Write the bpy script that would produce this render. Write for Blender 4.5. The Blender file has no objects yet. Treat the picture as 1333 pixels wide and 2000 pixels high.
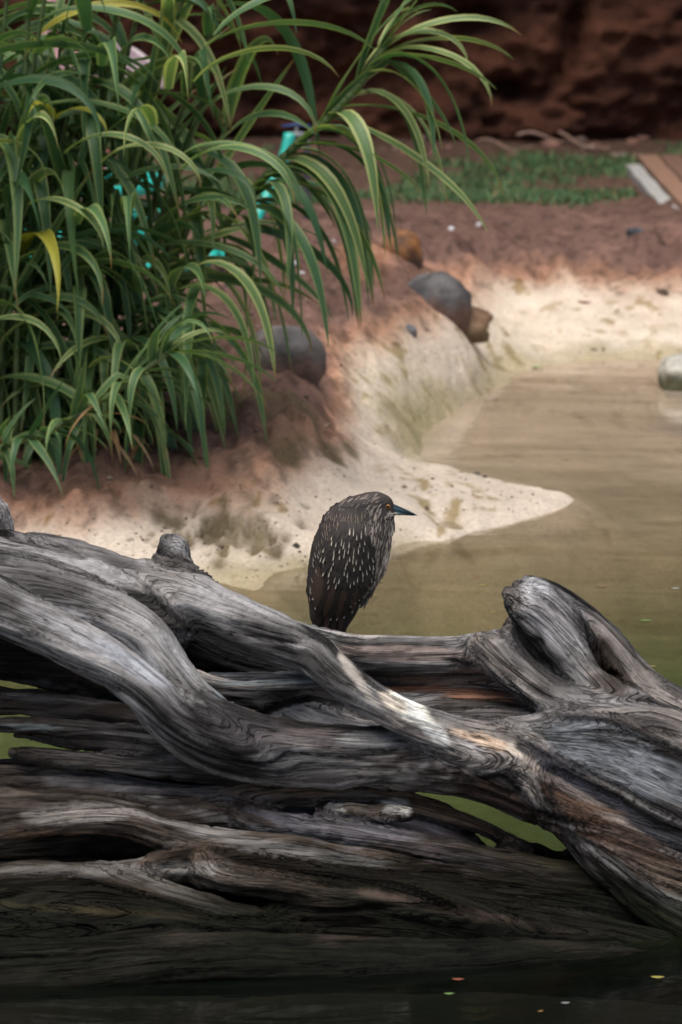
import bpy, math, random
import numpy as np
from mathutils import Vector, Matrix, Euler

random.seed(7); rng = np.random.default_rng(7)
SC = bpy.context.scene
COL = SC.collection
R = math.radians

# ------------------------------------------------------------------ camera, sky, sun, exposure
CAMH, PITCH, LENS = 2.4, R(11.0), 135.0
cam_d = bpy.data.cameras.new('camera'); cam = bpy.data.objects.new('camera', cam_d); COL.objects.link(cam)
cam.location = (0, 0, CAMH); cam.rotation_euler = (math.pi/2 - PITCH, 0, 0)
cam_d.sensor_fit = 'VERTICAL'; cam_d.sensor_height = 36; cam_d.sensor_width = 24; cam_d.lens = LENS
cam_d.clip_start = 0.1; cam_d.clip_end = 2000
cam_d.dof.use_dof = True; cam_d.dof.focus_distance = 9.0; cam_d.dof.aperture_fstop = 5.4
SC.camera = cam

SUN_EL, SUN_AZ = R(76), R(-150)         # high sun behind thin cloud, almost overhead
w = bpy.data.worlds.new('World'); SC.world = w; w.use_nodes = True
nt = w.node_tree; nt.nodes.clear()
sky = nt.nodes.new('ShaderNodeTexSky'); sky.sky_type = 'NISHITA'; sky.sun_disc = False
sky.sun_elevation = SUN_EL; sky.sun_rotation = SUN_AZ; sky.air_density = 1.0; sky.dust_density = 3.0
bg = nt.nodes.new('ShaderNodeBackground'); bg.inputs['Strength'].default_value = 0.04
wo = nt.nodes.new('ShaderNodeOutputWorld')
nt.links.new(sky.outputs[0], bg.inputs[0]); nt.links.new(bg.outputs[0], wo.inputs[0])
sl = bpy.data.lights.new('sun', 'SUN'); sl.energy = 1.5; sl.angle = R(60); sl.color = (1, .95, .88)
sun = bpy.data.objects.new('sun', sl); COL.objects.link(sun)
sdir = Vector((math.sin(SUN_AZ)*math.cos(SUN_EL), math.cos(SUN_AZ)*math.cos(SUN_EL), math.sin(SUN_EL)))
sun.rotation_euler = (-sdir).to_track_quat('-Z', 'Y').to_euler(); sun.location = (0, 10, 12)
vs = SC.view_settings
vs.view_transform = 'Standard'; vs.look = 'None'; vs.exposure = 1.42; vs.gamma = 1; vs.use_curve_mapping = False
SC.cycles.max_bounces = 6; SC.cycles.transparent_max_bounces = 8

# ------------------------------------------------------------------ pixel <-> place
F = LENS/36*2000
FW = np.array([0, math.cos(PITCH), -math.sin(PITCH)]); UP = np.array([0, math.sin(PITCH), math.cos(PITCH)])
def ray(px, py):
    return FW + np.array([1, 0, 0])*(px-666.5)/F - UP*(py-1000)/F
def at(px, py, Y):
    r = ray(px, py); return np.array([0, 0, CAMH]) + r*(Y/r[1])
def onz(px, py, z):
    r = ray(px, py); return np.array([0, 0, CAMH]) + r*((z-CAMH)/r[2])
def ppm(Y): return F/(Y*1.01)            # photo pixels per metre at a depth

# ------------------------------------------------------------------ numeric noise
def _h(ix, iy, iz, s):
    n = (ix*374761393 + iy*668265263 + iz*2147483647 + s*974634777) & 0xffffffff
    n = ((n ^ (n >> 13))*1274126177) & 0xffffffff
    n = ((n ^ (n >> 16))*2246822519) & 0xffffffff
    return ((n ^ (n >> 15)) & 0xffff)/65535.0*2-1
def noise(x, y, z=0.0, s=0):
    x, y, z = np.broadcast_arrays(np.asarray(x, float), np.asarray(y, float), np.asarray(z, float))
    xi = np.floor(x).astype(np.int64); yi = np.floor(y).astype(np.int64); zi = np.floor(z).astype(np.int64)
    fx, fy, fz = x-xi, y-yi, z-zi
    u = fx*fx*fx*(fx*(fx*6-15)+10); v = fy*fy*fy*(fy*(fy*6-15)+10); t = fz*fz*fz*(fz*(fz*6-15)+10)
    def L(a, b, k): return a+(b-a)*k
    def c(dx, dy, dz): return _h(xi+dx, yi+dy, zi+dz, s)
    return L(L(L(c(0,0,0), c(1,0,0), u), L(c(0,1,0), c(1,1,0), u), v),
             L(L(c(0,0,1), c(1,0,1), u), L(c(0,1,1), c(1,1,1), u), v), t)
def fbm(x, y, z=0.0, o=4, s=0):
    a = 0; k = 1; f = 1; n = 0
    for i in range(o):
        a = a + k*noise(np.asarray(x)*f, np.asarray(y)*f, np.asarray(z)*f, s+i*17); n += k; k *= .5; f *= 2.03
    return a/n
def sm(a, b, x):
    t = np.clip((x-a)/(b-a), 0, 1); return t*t*(3-2*t)

# ------------------------------------------------------------------ object helpers
def link(o, parent=None):
    COL.objects.link(o)
    if parent is not None: o.parent = parent
    return o
def tag(o, label=None, cat=None, group=None, kind=None):
    if label: o['label'] = label
    if cat: o['category'] = cat
    if group: o['group'] = group
    if kind: o['kind'] = kind
    return o
def empty(name, loc=(0, 0, 0), rz=0):
    o = bpy.data.objects.new(name, None); o.location = loc; o.rotation_euler[2] = rz; o.empty_display_size = .1
    return link(o)
def mesh_np(name, V, Fc, smooth=True):
    V = np.asarray(V, np.float32); Fc = np.asarray(Fc, np.int32); k = Fc.shape[1]
    me = bpy.data.meshes.new(name)
    me.vertices.add(len(V)); me.vertices.foreach_set('co', V.ravel())
    me.loops.add(Fc.size); me.loops.foreach_set('vertex_index', Fc.ravel())
    me.polygons.add(len(Fc)); me.polygons.foreach_set('loop_start', np.arange(0, Fc.size, k, dtype=np.int32))
    me.polygons.foreach_set('loop_total', np.full(len(Fc), k, np.int32))
    me.polygons.foreach_set('use_smooth', np.full(len(Fc), smooth))
    me.update(calc_edges=True); me.validate()
    return me
def attr(me, name, arr, typ='FLOAT_COLOR'):
    a = me.attributes.new(name, typ, 'POINT'); arr = np.asarray(arr, np.float32)
    if typ == 'FLOAT_COLOR':
        if arr.shape[1] == 3: arr = np.c_[arr, np.ones(len(arr), np.float32)]
        a.data.foreach_set('color', arr.ravel())
    elif typ == 'FLOAT_VECTOR': a.data.foreach_set('vector', arr.ravel())
    else: a.data.foreach_set('value', arr.ravel())
def obj(name, me, mat=None, parent=None, loc=None):
    o = bpy.data.objects.new(name, me)
    if mat is not None: me.materials.append(mat) if len(me.materials) == 0 else None
    if loc is not None: o.location = loc
    return link(o, parent)
class MB:                                # collects polygons into one mesh
    def __init__(s): s.v = []; s.f = []; s.c = []
    def add(s, vs_, fs, col=None):
        b = len(s.v); s.v += [tuple(p) for p in vs_]; s.f += [tuple(i+b for i in f) for f in fs]
        s.c += [tuple(col) if col is not None else (1, 1, 1)]*len(vs_)
    def tube(s, pts, rad, n=8, col=None, cap=True):
        pts = [np.array(p, float) for p in pts]; rings = []
        ref = np.array([0, 1, 0.03])
        for i, p in enumerate(pts):
            t = pts[min(i+1, len(pts)-1)] - pts[max(i-1, 0)]; t /= np.linalg.norm(t)+1e-9
            a = np.cross(t, ref)
            if np.linalg.norm(a) < .2: a = np.cross(t, [1, 0, 0])
            a /= np.linalg.norm(a); b = np.cross(t, a); r = rad[i] if hasattr(rad, '__len__') else rad
            rings.append([p + r*(math.cos(q)*a + math.sin(q)*b) for q in np.linspace(0, 2*math.pi, n, endpoint=False)])
        vs_ = [q for rg in rings for q in rg]; fs = []
        for i in range(len(pts)-1):
            for j in range(n):
                fs.append((i*n+j, i*n+(j+1) % n, (i+1)*n+(j+1) % n, (i+1)*n+j))
        if cap: fs.append(tuple(range(n))[::-1]); fs.append(tuple((len(pts)-1)*n+j for j in range(n)))
        s.add(vs_, fs, col)
    def box(s, c, size, rot=None, col=None):
        c = np.array(c); h = np.array(size)/2
        vs_ = [np.array([x, y, z])*h for x in (-1, 1) for y in (-1, 1) for z in (-1, 1)]
        if rot is not None: vs_ = [np.array(rot @ Vector(v)) for v in vs_]
        s.add([v+c for v in vs_], [(0,1,3,2),(4,6,7,5),(0,4,5,1),(2,3,7,6),(0,2,6,4),(1,5,7,3)], col)
    def build(s, name, mat, parent=None, smooth=True, bevel=0):
        me = bpy.data.meshes.new(name); me.from_pydata(s.v, [], s.f); me.update()
        me.polygons.foreach_set('use_smooth', [smooth]*len(me.polygons))
        attr(me, 'col', np.array(s.c))
        me.materials.append(mat); o = bpy.data.objects.new(name, me)
        if bevel:
            m = o.modifiers.new('bevel', 'BEVEL'); m.width = bevel; m.segments = 2; m.limit_method = 'ANGLE'
        return link(o, parent)
def catmull(P, step):
    P = np.asarray(P, float); Q = np.vstack([2*P[0]-P[1], P, 2*P[-1]-P[-2]]); out = []
    for i in range(1, len(Q)-2):
        n = max(1, int(np.linalg.norm((Q[i+1]-Q[i])[:3])/step))
        for j in range(n):
            t = j/n
            out.append(.5*((2*Q[i])+(-Q[i-1]+Q[i+1])*t+(2*Q[i-1]-5*Q[i]+4*Q[i+1]-Q[i+2])*t*t+(-Q[i-1]+3*Q[i]-3*Q[i+1]+Q[i+2])*t**3))
    out.append(Q[-2]); return np.array(out)

# ------------------------------------------------------------------ materials
def mat(name):
    m = bpy.data.materials.new(name); m.use_nodes = True; t = m.node_tree
    b = t.nodes['Principled BSDF']; return m, t, b, t.nodes['Material Output']
class N:                                  # tiny node helper
    def __init__(s, t): s.t = t
    def __call__(s, typ, **kw):
        n = s.t.nodes.new('ShaderNode'+typ)
        for k, v in kw.items():
            if k.startswith('i_'):
                key = k[2:]; key = int(key) if key.isdigit() else key.replace('_', ' ')
                if hasattr(v, 'links'): s.t.links.new(v, n.inputs[key])
                else: n.inputs[key].default_value = v
            else: setattr(n, k, v)
        return n
    def ln(s, a, b): s.t.links.new(a, b)
    def math(s, op, a, b=None, c=None):
        n = s.t.nodes.new('ShaderNodeMath'); n.operation = op
        for i, v in enumerate((a, b, c)):
            if v is None: continue
            if hasattr(v, 'links'): s.t.links.new(v, n.inputs[i])
            else: n.inputs[i].default_value = v
        return n.outputs[0]
    def ramp(s, fac, pts):
        n = s.t.nodes.new('ShaderNodeValToRGB'); s.t.links.new(fac, n.inputs[0]); e = n.color_ramp.elements
        while len(e) < len(pts): e.new(.5)
        for q, (p, c) in zip(e, pts):
            q.position = p; q.color = (*c, 1) if hasattr(c, '__len__') else (c, c, c, 1)
        return n.outputs[0]
    def mix(s, fac, a, b, mode='MIX'):
        n = s.t.nodes.new('ShaderNodeMix'); n.data_type = 'RGBA'; n.blend_type = mode
        for i, v in ((0, fac), (6, a), (7, b)):
            if hasattr(v, 'links'): s.t.links.new(v, n.inputs[i])
            else: n.inputs[i].default_value = v if i == 0 or len(v) == 4 else (*v, 1)
        return n.outputs[2]

def simple_mat(name, col, rough=.6, var=.35, scale=30, bump=.3, bscale=60, bdist=.003, spec=.4, useattr=False):
    m, t, b, o = mat(name); n = N(t)
    tc = n('TexCoord').outputs['Object']
    nz = n('TexNoise', i_Vector=tc, i_Scale=scale, i_Detail=6.0, i_Roughness=.6).outputs[0]
    k = n.ramp(nz, [(.3, 1-var), (.7, 1+var)])
    base = n('Attribute', attribute_name='col').outputs['Color'] if useattr else None
    c = n.mix(1.0, base if useattr else col, k, 'MULTIPLY')
    if useattr: c = n.mix(1.0, c, col, 'MULTIPLY')
    n.ln(c, b.inputs['Base Color']); b.inputs['Roughness'].default_value = rough
    b.inputs['Specular IOR Level'].default_value = spec
    bz = n('TexNoise', i_Vector=tc, i_Scale=bscale, i_Detail=5.0).outputs[0]
    bp = n('Bump', i_Strength=bump, i_Distance=bdist, i_Height=bz); n.ln(bp.outputs[0], b.inputs['Normal'])
    return m

def wood_mat(name, fresh=0.0):
    m, t, b, o = mat(name); n = N(t)
    g = n('Attribute', attribute_name='grain').outputs['Vector']
    tint = n('Attribute', attribute_name='col').outputs['Color']
    def st(sx, sy): return n('Mapping', i_Vector=g, i_Scale=(sx, sy, sy)).outputs[0]
    fine = n('TexNoise', i_Vector=st(9, 260), i_Scale=1.0, i_Detail=5.0, i_Roughness=.7, i_Distortion=.4).outputs[0]
    med = n('TexNoise', i_Vector=st(3.5, 75), i_Scale=1.0, i_Detail=5.0, i_Roughness=.65, i_Distortion=.8).outputs[0]
    big = n('TexNoise', i_Vector=st(2.2, 18), i_Scale=1.0, i_Detail=4.0, i_Roughness=.6).outputs[0]
    blot = n('TexNoise', i_Vector=n('Mapping', i_Vector=g, i_Scale=(26, 40, 40)).outputs[0], i_Scale=1.0, i_Detail=6.0, i_Roughness=.7).outputs[0]
    # cracks: thin dark lines that follow the grain
    cr = n.math('ABSOLUTE', n.math('SUBTRACT', n('TexNoise', i_Vector=st(1.1, 42), i_Scale=1.0, i_Detail=3.0, i_Roughness=.5, i_Distortion=.5).outputs[0], .5))
    crack = n.math('MAXIMUM', n.ramp(cr, [(0.0, 0.0), (.012, .35), (.035, 1.0)]), n.ramp(n('TexNoise', i_Vector=st(3.0, 9), i_Scale=1.0, i_Detail=2.0).outputs[0], [(.44, 0.0), (.56, 1.0)]))
    cr2 = n.math('ABSOLUTE', n.math('SUBTRACT', n('TexNoise', i_Vector=st(3.0, 105), i_Scale=1.0, i_Detail=2.0, i_Roughness=.5).outputs[0], .5))
    crack = n.math('MULTIPLY', crack, n.math('MAXIMUM', n.ramp(cr2, [(0.0, .35), (.015, .75), (.035, 1.0)]), n.ramp(n('TexNoise', i_Vector=st(4.0, 14), i_Scale=1.0, i_Detail=2.0).outputs[0], [(.5, 0.0), (.62, 1.0)])))
    h = n.math('ADD', n.math('MULTIPLY', fine, .42), n.math('ADD', n.math('MULTIPLY', med, .6), n.math('MULTIPLY', big, .35)))
    c1 = n.ramp(h, [(.44, (.26, .235, .215)), (.56, (.68, .65, .62)), (.67, (1.08, 1.06, 1.03)), (.80, (1.5, 1.48, 1.46))])
    c2 = n.mix(1.0, c1, tint, 'MULTIPLY')
    c3 = n.mix(1.0, c2, n.ramp(crack, [(0, .36), (1, 1.0)]), 'MULTIPLY')
    c4 = n.mix(1.0, c3, n.ramp(blot, [(.3, .6), (.5, 1.0), (.75, 1.3)]), 'MULTIPLY')
    n.ln(c4, b.inputs['Base Color']); b.inputs['Roughness'].default_value = .72
    b.inputs['Specular IOR Level'].default_value = .07
    hh = n.math('ADD', n.math('MULTIPLY', h, .8), n.math('MULTIPLY', crack, .5))
    hh = n.math('ADD', hh, n.math('MULTIPLY', blot, .12))
    bp = n('Bump', i_Strength=1.0, i_Distance=.018, i_Height=hh); n.ln(bp.outputs[0], b.inputs['Normal'])
    return m

M = {}
M['wood'] = wood_mat('weathered_wood')
M['stone'] = simple_mat('stone', (1, 1, 1, 1), .8, .4, 14, .6, 40, .01, useattr=True)
M['litter'] = simple_mat('litter', (1, 1, 1, 1), .7, .3, 60, .3, 90, .002, useattr=True)

# terrain
m, t, b, o = mat('bank_mud'); n = N(t)
tc = n('TexCoord').outputs['Object']; cc = n('Attribute', attribute_name='col').outputs['Color']
n1 = n('TexNoise', i_Vector=tc, i_Scale=5.0, i_Detail=8.0, i_Roughness=.65).outputs[0]
n2 = n('TexNoise', i_Vector=tc, i_Scale=70.0, i_Detail=6.0, i_Roughness=.7).outputs[0]
c = n.mix(1.0, cc, n.ramp(n1, [(.3, .78), (.55, 1.0), (.75, 1.15)]), 'MULTIPLY')
c = n.mix(1.0, c, n.ramp(n2, [(.3, .72), (.5, 1.0), (.75, 1.2)]), 'MULTIPLY')
n.ln(c, b.inputs['Base Color']); b.inputs['Roughness'].default_value = .82; b.inputs['Specular IOR Level'].default_value = .25
hh = n.math('ADD', n2, n.math('MULTIPLY', n('TexNoise', i_Vector=tc, i_Scale=22.0, i_Detail=5.0).outputs[0], 2.0))
n.ln(n('Bump', i_Strength=.8, i_Distance=.012, i_Height=hh).outputs[0], b.inputs['Normal']); M['ground'] = m

# water: silty, lets the pool bed show where shallow, mirrors at a low angle
m, t, b, o = mat('pool_water'); n = N(t); t.nodes.remove(b)
tc = n('TexCoord').outputs['Object']
silt = n('TexNoise', i_Vector=n('Mapping', i_Vector=tc, i_Scale=(1.3, 3.4, 1)).outputs[0], i_Scale=1.0, i_Detail=6.0, i_Roughness=.65, i_Distortion=1.0).outputs[0]
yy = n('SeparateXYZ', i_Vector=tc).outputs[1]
silt_shade = n.ramp(n.math('DIVIDE', n.math('SUBTRACT', yy, 6.0), 10.0), [(.16, (.004, .006, .004)), (.235, (.06, .10, .03)), (.40, (.105, .125, .05)), (.56, (.27, .22, .14)), (.76, (.56, .45, .35))])  # silt tint by distance; the near-black close end is painted shade
sc = n.mix(1.0, silt_shade, n.ramp(silt, [(.35, .72), (.6, 1.2)]), 'MULTIPLY')
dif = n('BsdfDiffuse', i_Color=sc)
tr = n('BsdfTransparent', i_Color=(.93, .90, .82, 1))
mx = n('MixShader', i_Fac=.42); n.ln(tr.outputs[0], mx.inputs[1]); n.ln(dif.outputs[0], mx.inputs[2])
w1 = n('TexNoise', i_Vector=n('Mapping', i_Vector=tc, i_Scale=(2.2, 5.5, 1)).outputs[0], i_Scale=1.0, i_Detail=4.0, i_Roughness=.55, i_Distortion=.6).outputs[0]
bp = n('Bump', i_Strength=.28, i_Distance=.012, i_Height=w1)
gl = n('BsdfGlossy', i_Roughness=.06, i_Color=(.9, .9, .9, 1), i_Normal=bp.outputs[0])
fr = n('Fresnel', i_IOR=1.33, i_Normal=bp.outputs[0])
m2 = n('MixShader'); n.ln(fr.outputs[0], m2.inputs[0]); n.ln(mx.outputs[0], m2.inputs[1]); n.ln(gl.outputs[0], m2.inputs[2])
n.ln(m2.outputs[0], o.inputs[0]); M['water'] = m

# rock wall
m, t, b, o = mat('red_rock'); n = N(t); tc = n('TexCoord').outputs['Object']
n1 = n('TexNoise', i_Vector=n('Mapping', i_Vector=tc, i_Scale=(1, 1, 2.2)).outputs[0], i_Scale=3.0, i_Detail=8.0, i_Roughness=.65, i_Distortion=.5).outputs[0]
c = n.mix(1.0, n('Attribute', attribute_name='col').outputs['Color'], n.ramp(n1, [(.32, .45), (.5, .95), (.7, 1.35)]), 'MULTIPLY')
n.ln(c, b.inputs['Base Color']); b.inputs['Roughness'].default_value = .9; b.inputs['Specular IOR Level'].default_value = .15
n.ln(n('Bump', i_Strength=.8, i_Distance=.05, i_Height=n1).outputs[0], b.inputs['Normal']); M['rock'] = m

# reed leaf: green blade with cream-yellow stripes towards its edges
def leaf_mat(name, g1, g2, stripe, edge):
    m, t, b, o = mat(name); n = N(t)
    a = n('Attribute', attribute_name='blade').outputs['Vector']
    sp = n('SeparateXYZ', i_Vector=a); u = sp.outputs[0]; s = sp.outputs[1]
    rnd = n('ObjectInfo').outputs['Random']
    au = n.math('ABSOLUTE', u)
    st = n('TexNoise', i_Vector=n('CombineXYZ', i_X=n.math('MULTIPLY', u, 5.0), i_Y=n.math('MULTIPLY', s, .8), i_Z=n.math('MULTIPLY', rnd, 40.0)).outputs[0], i_Scale=1.0, i_Detail=3.0).outputs[0]
    edgef = n.math('ADD', n.math('MULTIPLY', n.math('POWER', au, 2.2), n.math('ADD', .25, n.math('MULTIPLY', rnd, edge))), n.math('MULTIPLY', n.math('SUBTRACT', st, .5), 1.1))
    k = n.ramp(edgef, [(.16, 0.0), (.46, 1.0)])
    green = n.mix(rnd, g1, g2)
    vein = n('TexNoise', i_Vector=n('CombineXYZ', i_X=n.math('MULTIPLY', u, 14.0), i_Y=n.math('MULTIPLY', s, .6), i_Z=rnd).outputs[0], i_Scale=1.0, i_Detail=2.0).outputs[0]
    c = n.mix(k, green, stripe)
    c = n.mix(1.0, c, n.ramp(vein, [(.3, .7), (.7, 1.25)]), 'MULTIPLY')
    tipk = n.ramp(s, [(.88, 0.0), (.99, 1.0)])
    c = n.mix(n.math('MULTIPLY', tipk, n.math('GREATER_THAN', rnd, .6)), c, (.30, .16, .06, 1))
    n.ln(c, b.inputs['Base Color']); b.inputs['Roughness'].default_value = .42; b.inputs['Specular IOR Level'].default_value = .35
    tl = n('BsdfTranslucent'); n.ln(n.mix(1.0, c, (1.1, 1.25, .55, 1), 'MULTIPLY'), tl.inputs[0])
    mx = n('MixShader', i_Fac=.28); n.ln(b.outputs[0], mx.inputs[1]); n.ln(tl.outputs[0], mx.inputs[2]); n.ln(mx.outputs[0], o.inputs[0])
    n.ln(n('Bump', i_Strength=.3, i_Distance=.002, i_Height=vein).outputs[0], b.inputs['Normal'])
    return m
M['leaf'] = leaf_mat('reed_leaf', (.050, .125, .055), (.10, .19, .075), (.25, .33, .12, 1), .9)
M['leaf'].node_tree.nodes  # variegated
M['leaf_pale'] = leaf_mat('pale_reed_leaf', (.10, .19, .07), (.16, .25, .09), (.42, .46, .18, 1), 1.3)
M['leaf_yellow'] = leaf_mat('yellow_reed_leaf', (.34, .33, .04), (.42, .36, .05), (.50, .46, .10, 1), .9)
M['leaf_dry'] = leaf_mat('dry_reed_leaf', (.32, .18, .09), (.40, .26, .14), (.45, .33, .20, 1), .6)
M['stem'] = simple_mat('reed_stem', (.09, .13, .045, 1), .5, .35, 40, .2, 80)

# ------------------------------------------------------------------ terrain
CP = []
def c_(px, py, z, v): p = onz(px, py, z); CP.append((p[0], p[1], z, v))
for q in [(0,960,.20,.3),(0,1010,.14,.9),(150,990,.16,.9),(300,960,.17,1.1),(100,1045,.09,1.5),(0,1060,.07,1.6),(250,1050,.08,1.9),(400,1030,.08,2),
          (300,1100,.03,2.2),(430,1110,.02,2.5),(540,1080,.03,2.3),(480,1150,0,3),(600,1108,0,2.8),(560,1170,-.04,3.2),(620,1230,-.08,3.6),
          (700,1106,0,2.6),(750,1100,0,2.5),(800,1073,0,2.3),(850,1055,0,2.2),(920,1037,0,2.2),(1000,1020,0,2.2),(1060,1000,0,2.3),(1118,974,0,2.3),
          (900,966,.055,2),(1000,970,.045,2.05),(1060,974,.03,2.2),(970,1000,.05,2.1),(900,1012,.05,2.1),(1040,990,.035,2.2),(940,985,.055,2.1),(800,945,.08,2),(700,930,.11,2),(700,1000,.08,2.1),(600,980,.11,2),(550,1020,.1,2),(650,1050,.05,2.2),(850,1010,.035,2),
          (930,928,0,2.1),(860,908,.0,2.2),(1010,948,0,2.1),(790,888,.02,2.7),(740,872,.13,2),(690,840,.17,1.9),(720,900,.13,2),(780,915,.09,2),
          (840,880,-.04,3),(880,850,-.05,2.9),(920,810,-.04,2.8),(960,775,-.02,2.7),(1000,745,0,2.7),
          (800,840,.07,2.9),(760,800,.15,2.5),(870,780,.05,2.9),(920,745,.06,2.8),(960,650,.14,2.2),(965,710,.03,2.6),
          (1060,716,0,2.7),(1150,705,0,2.8),(1250,701,0,2.9),(1333,695,0,3.0),
          (700,760,.22,2),(780,720,.2,2),(850,700,.18,2.1),(900,650,.22,2.0),(680,700,.28,1.5),(720,660,.30,1.1),(800,650,.28,1.4),
          (1000,650,.08,2),(1100,645,.08,2),(1200,640,.08,2),(1300,640,.08,2),(1000,590,.15,1.8),(1100,580,.16,1.8),(1250,580,.16,1.7),(1333,570,.16,1.4),
          (960,550,.22,1.2),(1100,540,.21,1.0),(1250,540,.21,.9),(1400,540,.21,.9),
          (900,500,.31,.3),(1000,480,.30,.1),(1150,490,.28,.1),(1300,490,.28,.1),(800,570,.36,.3),(700,600,.38,.1),(600,650,.38,.1),(620,700,.34,.2),
          (650,780,.26,.5),(655,850,.22,.9),(600,800,.3,.2),(500,820,.30,.1),(450,900,.24,.4),(550,900,.22,.9),(600,900,.2,1.3),(650,920,.16,1.7),
          (400,800,.32,0),(300,880,.26,.1),(200,930,.22,.2),(100,900,.25,0),(-100,950,.2,.3),(-300,950,.2,.2),(-300,1050,.08,1.6),(-300,1150,.0,2.6),(0,1120,0,2.4),(200,1150,-.01,2.9),(-100,1230,-.06,3.2),
          (700,432,.42,0),(900,414,.39,0),(1100,414,.38,0),(1300,428,.37,0),(600,450,.43,0),(500,530,.48,0),(300,600,.45,0),(0,700,.42,0),(-300,700,.42,0),(1600,430,.37,0),
          (300,390,.35,-1),(700,380,.35,-1),(1000,375,.35,-1),(1300,375,.35,-1),(1600,375,.35,-1),(0,380,.35,-1),(-300,380,.35,-1),
          (-300,290,.35,-1),(300,290,.35,-1),(700,290,.35,-1),(1000,290,.35,-1),(1300,290,.35,-1),(1600,290,.35,-1),
          (1060,860,-.12,3.1),(1200,800,-.12,3),(1333,770,-.1,3),(1120,770,-.06,2.9),(1300,900,-.2,3.2),(1020,905,-.1,3.1),(1200,1000,-.25,3.4),(1000,1085,-.15,3.6),
          (1300,1150,-.35,3.8),(900,1180,-.25,3.8),(800,1160,-.14,3.6),(1200,1300,-.4,4),(1600,1100,-.4,3.8),(1600,900,-.3,3.4),(1700,720,-.05,3),(1800,640,.15,2),
          (700,1400,-.45,4.2),(200,1400,-.4,4.2),(1200,1500,-.45,4.3),(-300,1400,-.4,4.2),(700,1800,-.5,4.5),(-300,1800,-.5,4.5),(1600,1800,-.5,4.5),(1600,1400,-.45,4.3)]: c_(*q)
CP = np.array(CP)
def U(r2): return np.where(r2 > 1e-12, .5*r2*np.log(np.maximum(r2, 1e-12)), 0)
def tps(P, val, lam):
    n_ = len(P); K = U(((P[:, None]-P[None])**2).sum(-1)) + lam*np.eye(n_)
    A = np.zeros((n_+3, n_+3)); A[:n_, :n_] = K; A[:n_, n_] = 1; A[:n_, n_+1:] = P; A[n_, :n_] = 1; A[n_+1:, :n_] = P.T
    return np.linalg.solve(A, np.r_[val, 0, 0, 0])
def tps_eval(P, wt, X, Y):
    out = np.empty(X.shape); Xf, Yf = X.ravel(), Y.ravel(); o_ = out.ravel()
    for i in range(0, Xf.size, 40000):
        x, y = Xf[i:i+40000], Yf[i:i+40000]
        o_[i:i+40000] = U((x[:, None]-P[:, 0])**2+(y[:, None]-P[:, 1])**2) @ wt[:-3] + wt[-3] + wt[-2]*x + wt[-1]*y
    return o_.reshape(X.shape)
PS = CP[:, :2]*np.array([1, .55])         # distances seen foreshortened along the view, so weigh depth less
WZ = tps(PS, CP[:, 2], .002); WV = tps(PS, CP[:, 3], .01)
DENTS = [(i, j, r_, d_) for i, j, r_, d_ in [(318,1012,.035,.035),(345,1020,.03,.03),(330,998,.03,-.012),(430,1020,.04,.03),(460,1035,.045,.04),(490,1048,.04,.035),(520,1052,.03,.03),(475,1010,.03,-.015),(540,1078,.03,.03),
         (410,1052,.03,.02),(500,985,.015,.02),(598,990,.012,.02),(430,1100,.025,.02),(370,1060,.02,.02),(560,1045,.02,.015),(455,1070,.03,-.014),(505,1075,.03,-.012),
         (640,868,.05,.03),(680,880,.05,-.02),(655,890,.03,.025),(700,865,.03,.02),(575,800,.05,.03),(600,812,.04,.03),(560,790,.04,-.02),(620,795,.04,-.02),(540,770,.04,.03),(590,780,.04,.02),
         (640,600,.05,.04),(700,640,.05,-.03),(560,560,.05,.03),(520,740,.05,.035),(470,730,.04,-.02),(500,715,.04,.03),
         (965,495,.10,.05),(1005,510,.09,-.05),(1010,525,.05,.05),(1060,530,.07,.04),(1100,545,.10,-.03),(1080,520,.08,-.04),(960,470,.08,-.03),(1025,490,.05,.03),(900,560,.08,.03),(940,480,.06,.03),
         (1250,470,.08,-.03),(740,560,.10,.05),(760,600,.10,-.03),(690,560,.08,-.03),(720,520,.08,.04)]]
DENTS += [(float(a), float(b), float(c), float(d)) for a, b, c, d in zip(rng.normal(440, 75, 90), rng.normal(1048, 26, 90), rng.uniform(.006, .016, 90), rng.uniform(.012, .024, 90))]
DENTS += [(float(a), float(b), float(c), float(d)) for a, b, c, d in zip(rng.uniform(430, 720, 130), rng.uniform(560, 900, 130), rng.uniform(.015, .05, 130), rng.choice([-.022, .024, .03, -.014], 130))]
DENTS += [(float(a), float(b), float(c), float(d)) for a, b, c, d in zip(rng.uniform(650, 1333, 70), rng.uniform(425, 530, 70), rng.uniform(.03, .08, 70), rng.choice([-.022, .03, -.014], 70))]
DW = []
for px, py, r_, d_ in DENTS:
    if r_ > .024 and py > 540: d_ = d_*.45
    zz = .25
    for _ in range(6): p = onz(px, py, zz); zz = .5*zz+.5*float(np.clip(tps_eval(PS, WZ, np.array([p[0]]), np.array([p[1]*.55]))[0], 0, .5))
    DW.append((p[0], p[1], r_, d_))
_SP = []
for px, pu, pl, h_ in [(800,886,1076,.085),(850,906,1056,.072),(920,926,1038,.058),(1000,945,1021,.042),(1060,957,1003,.026),(1100,964,990,.012),(1116,972,980,.004)]:
    a_, b_ = onz(px, pu, 0), onz(px, pl, 0); _SP.append((a_[0]*.5+b_[0]*.5, a_[1], b_[1], h_))
_SP = np.array(_SP)
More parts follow.
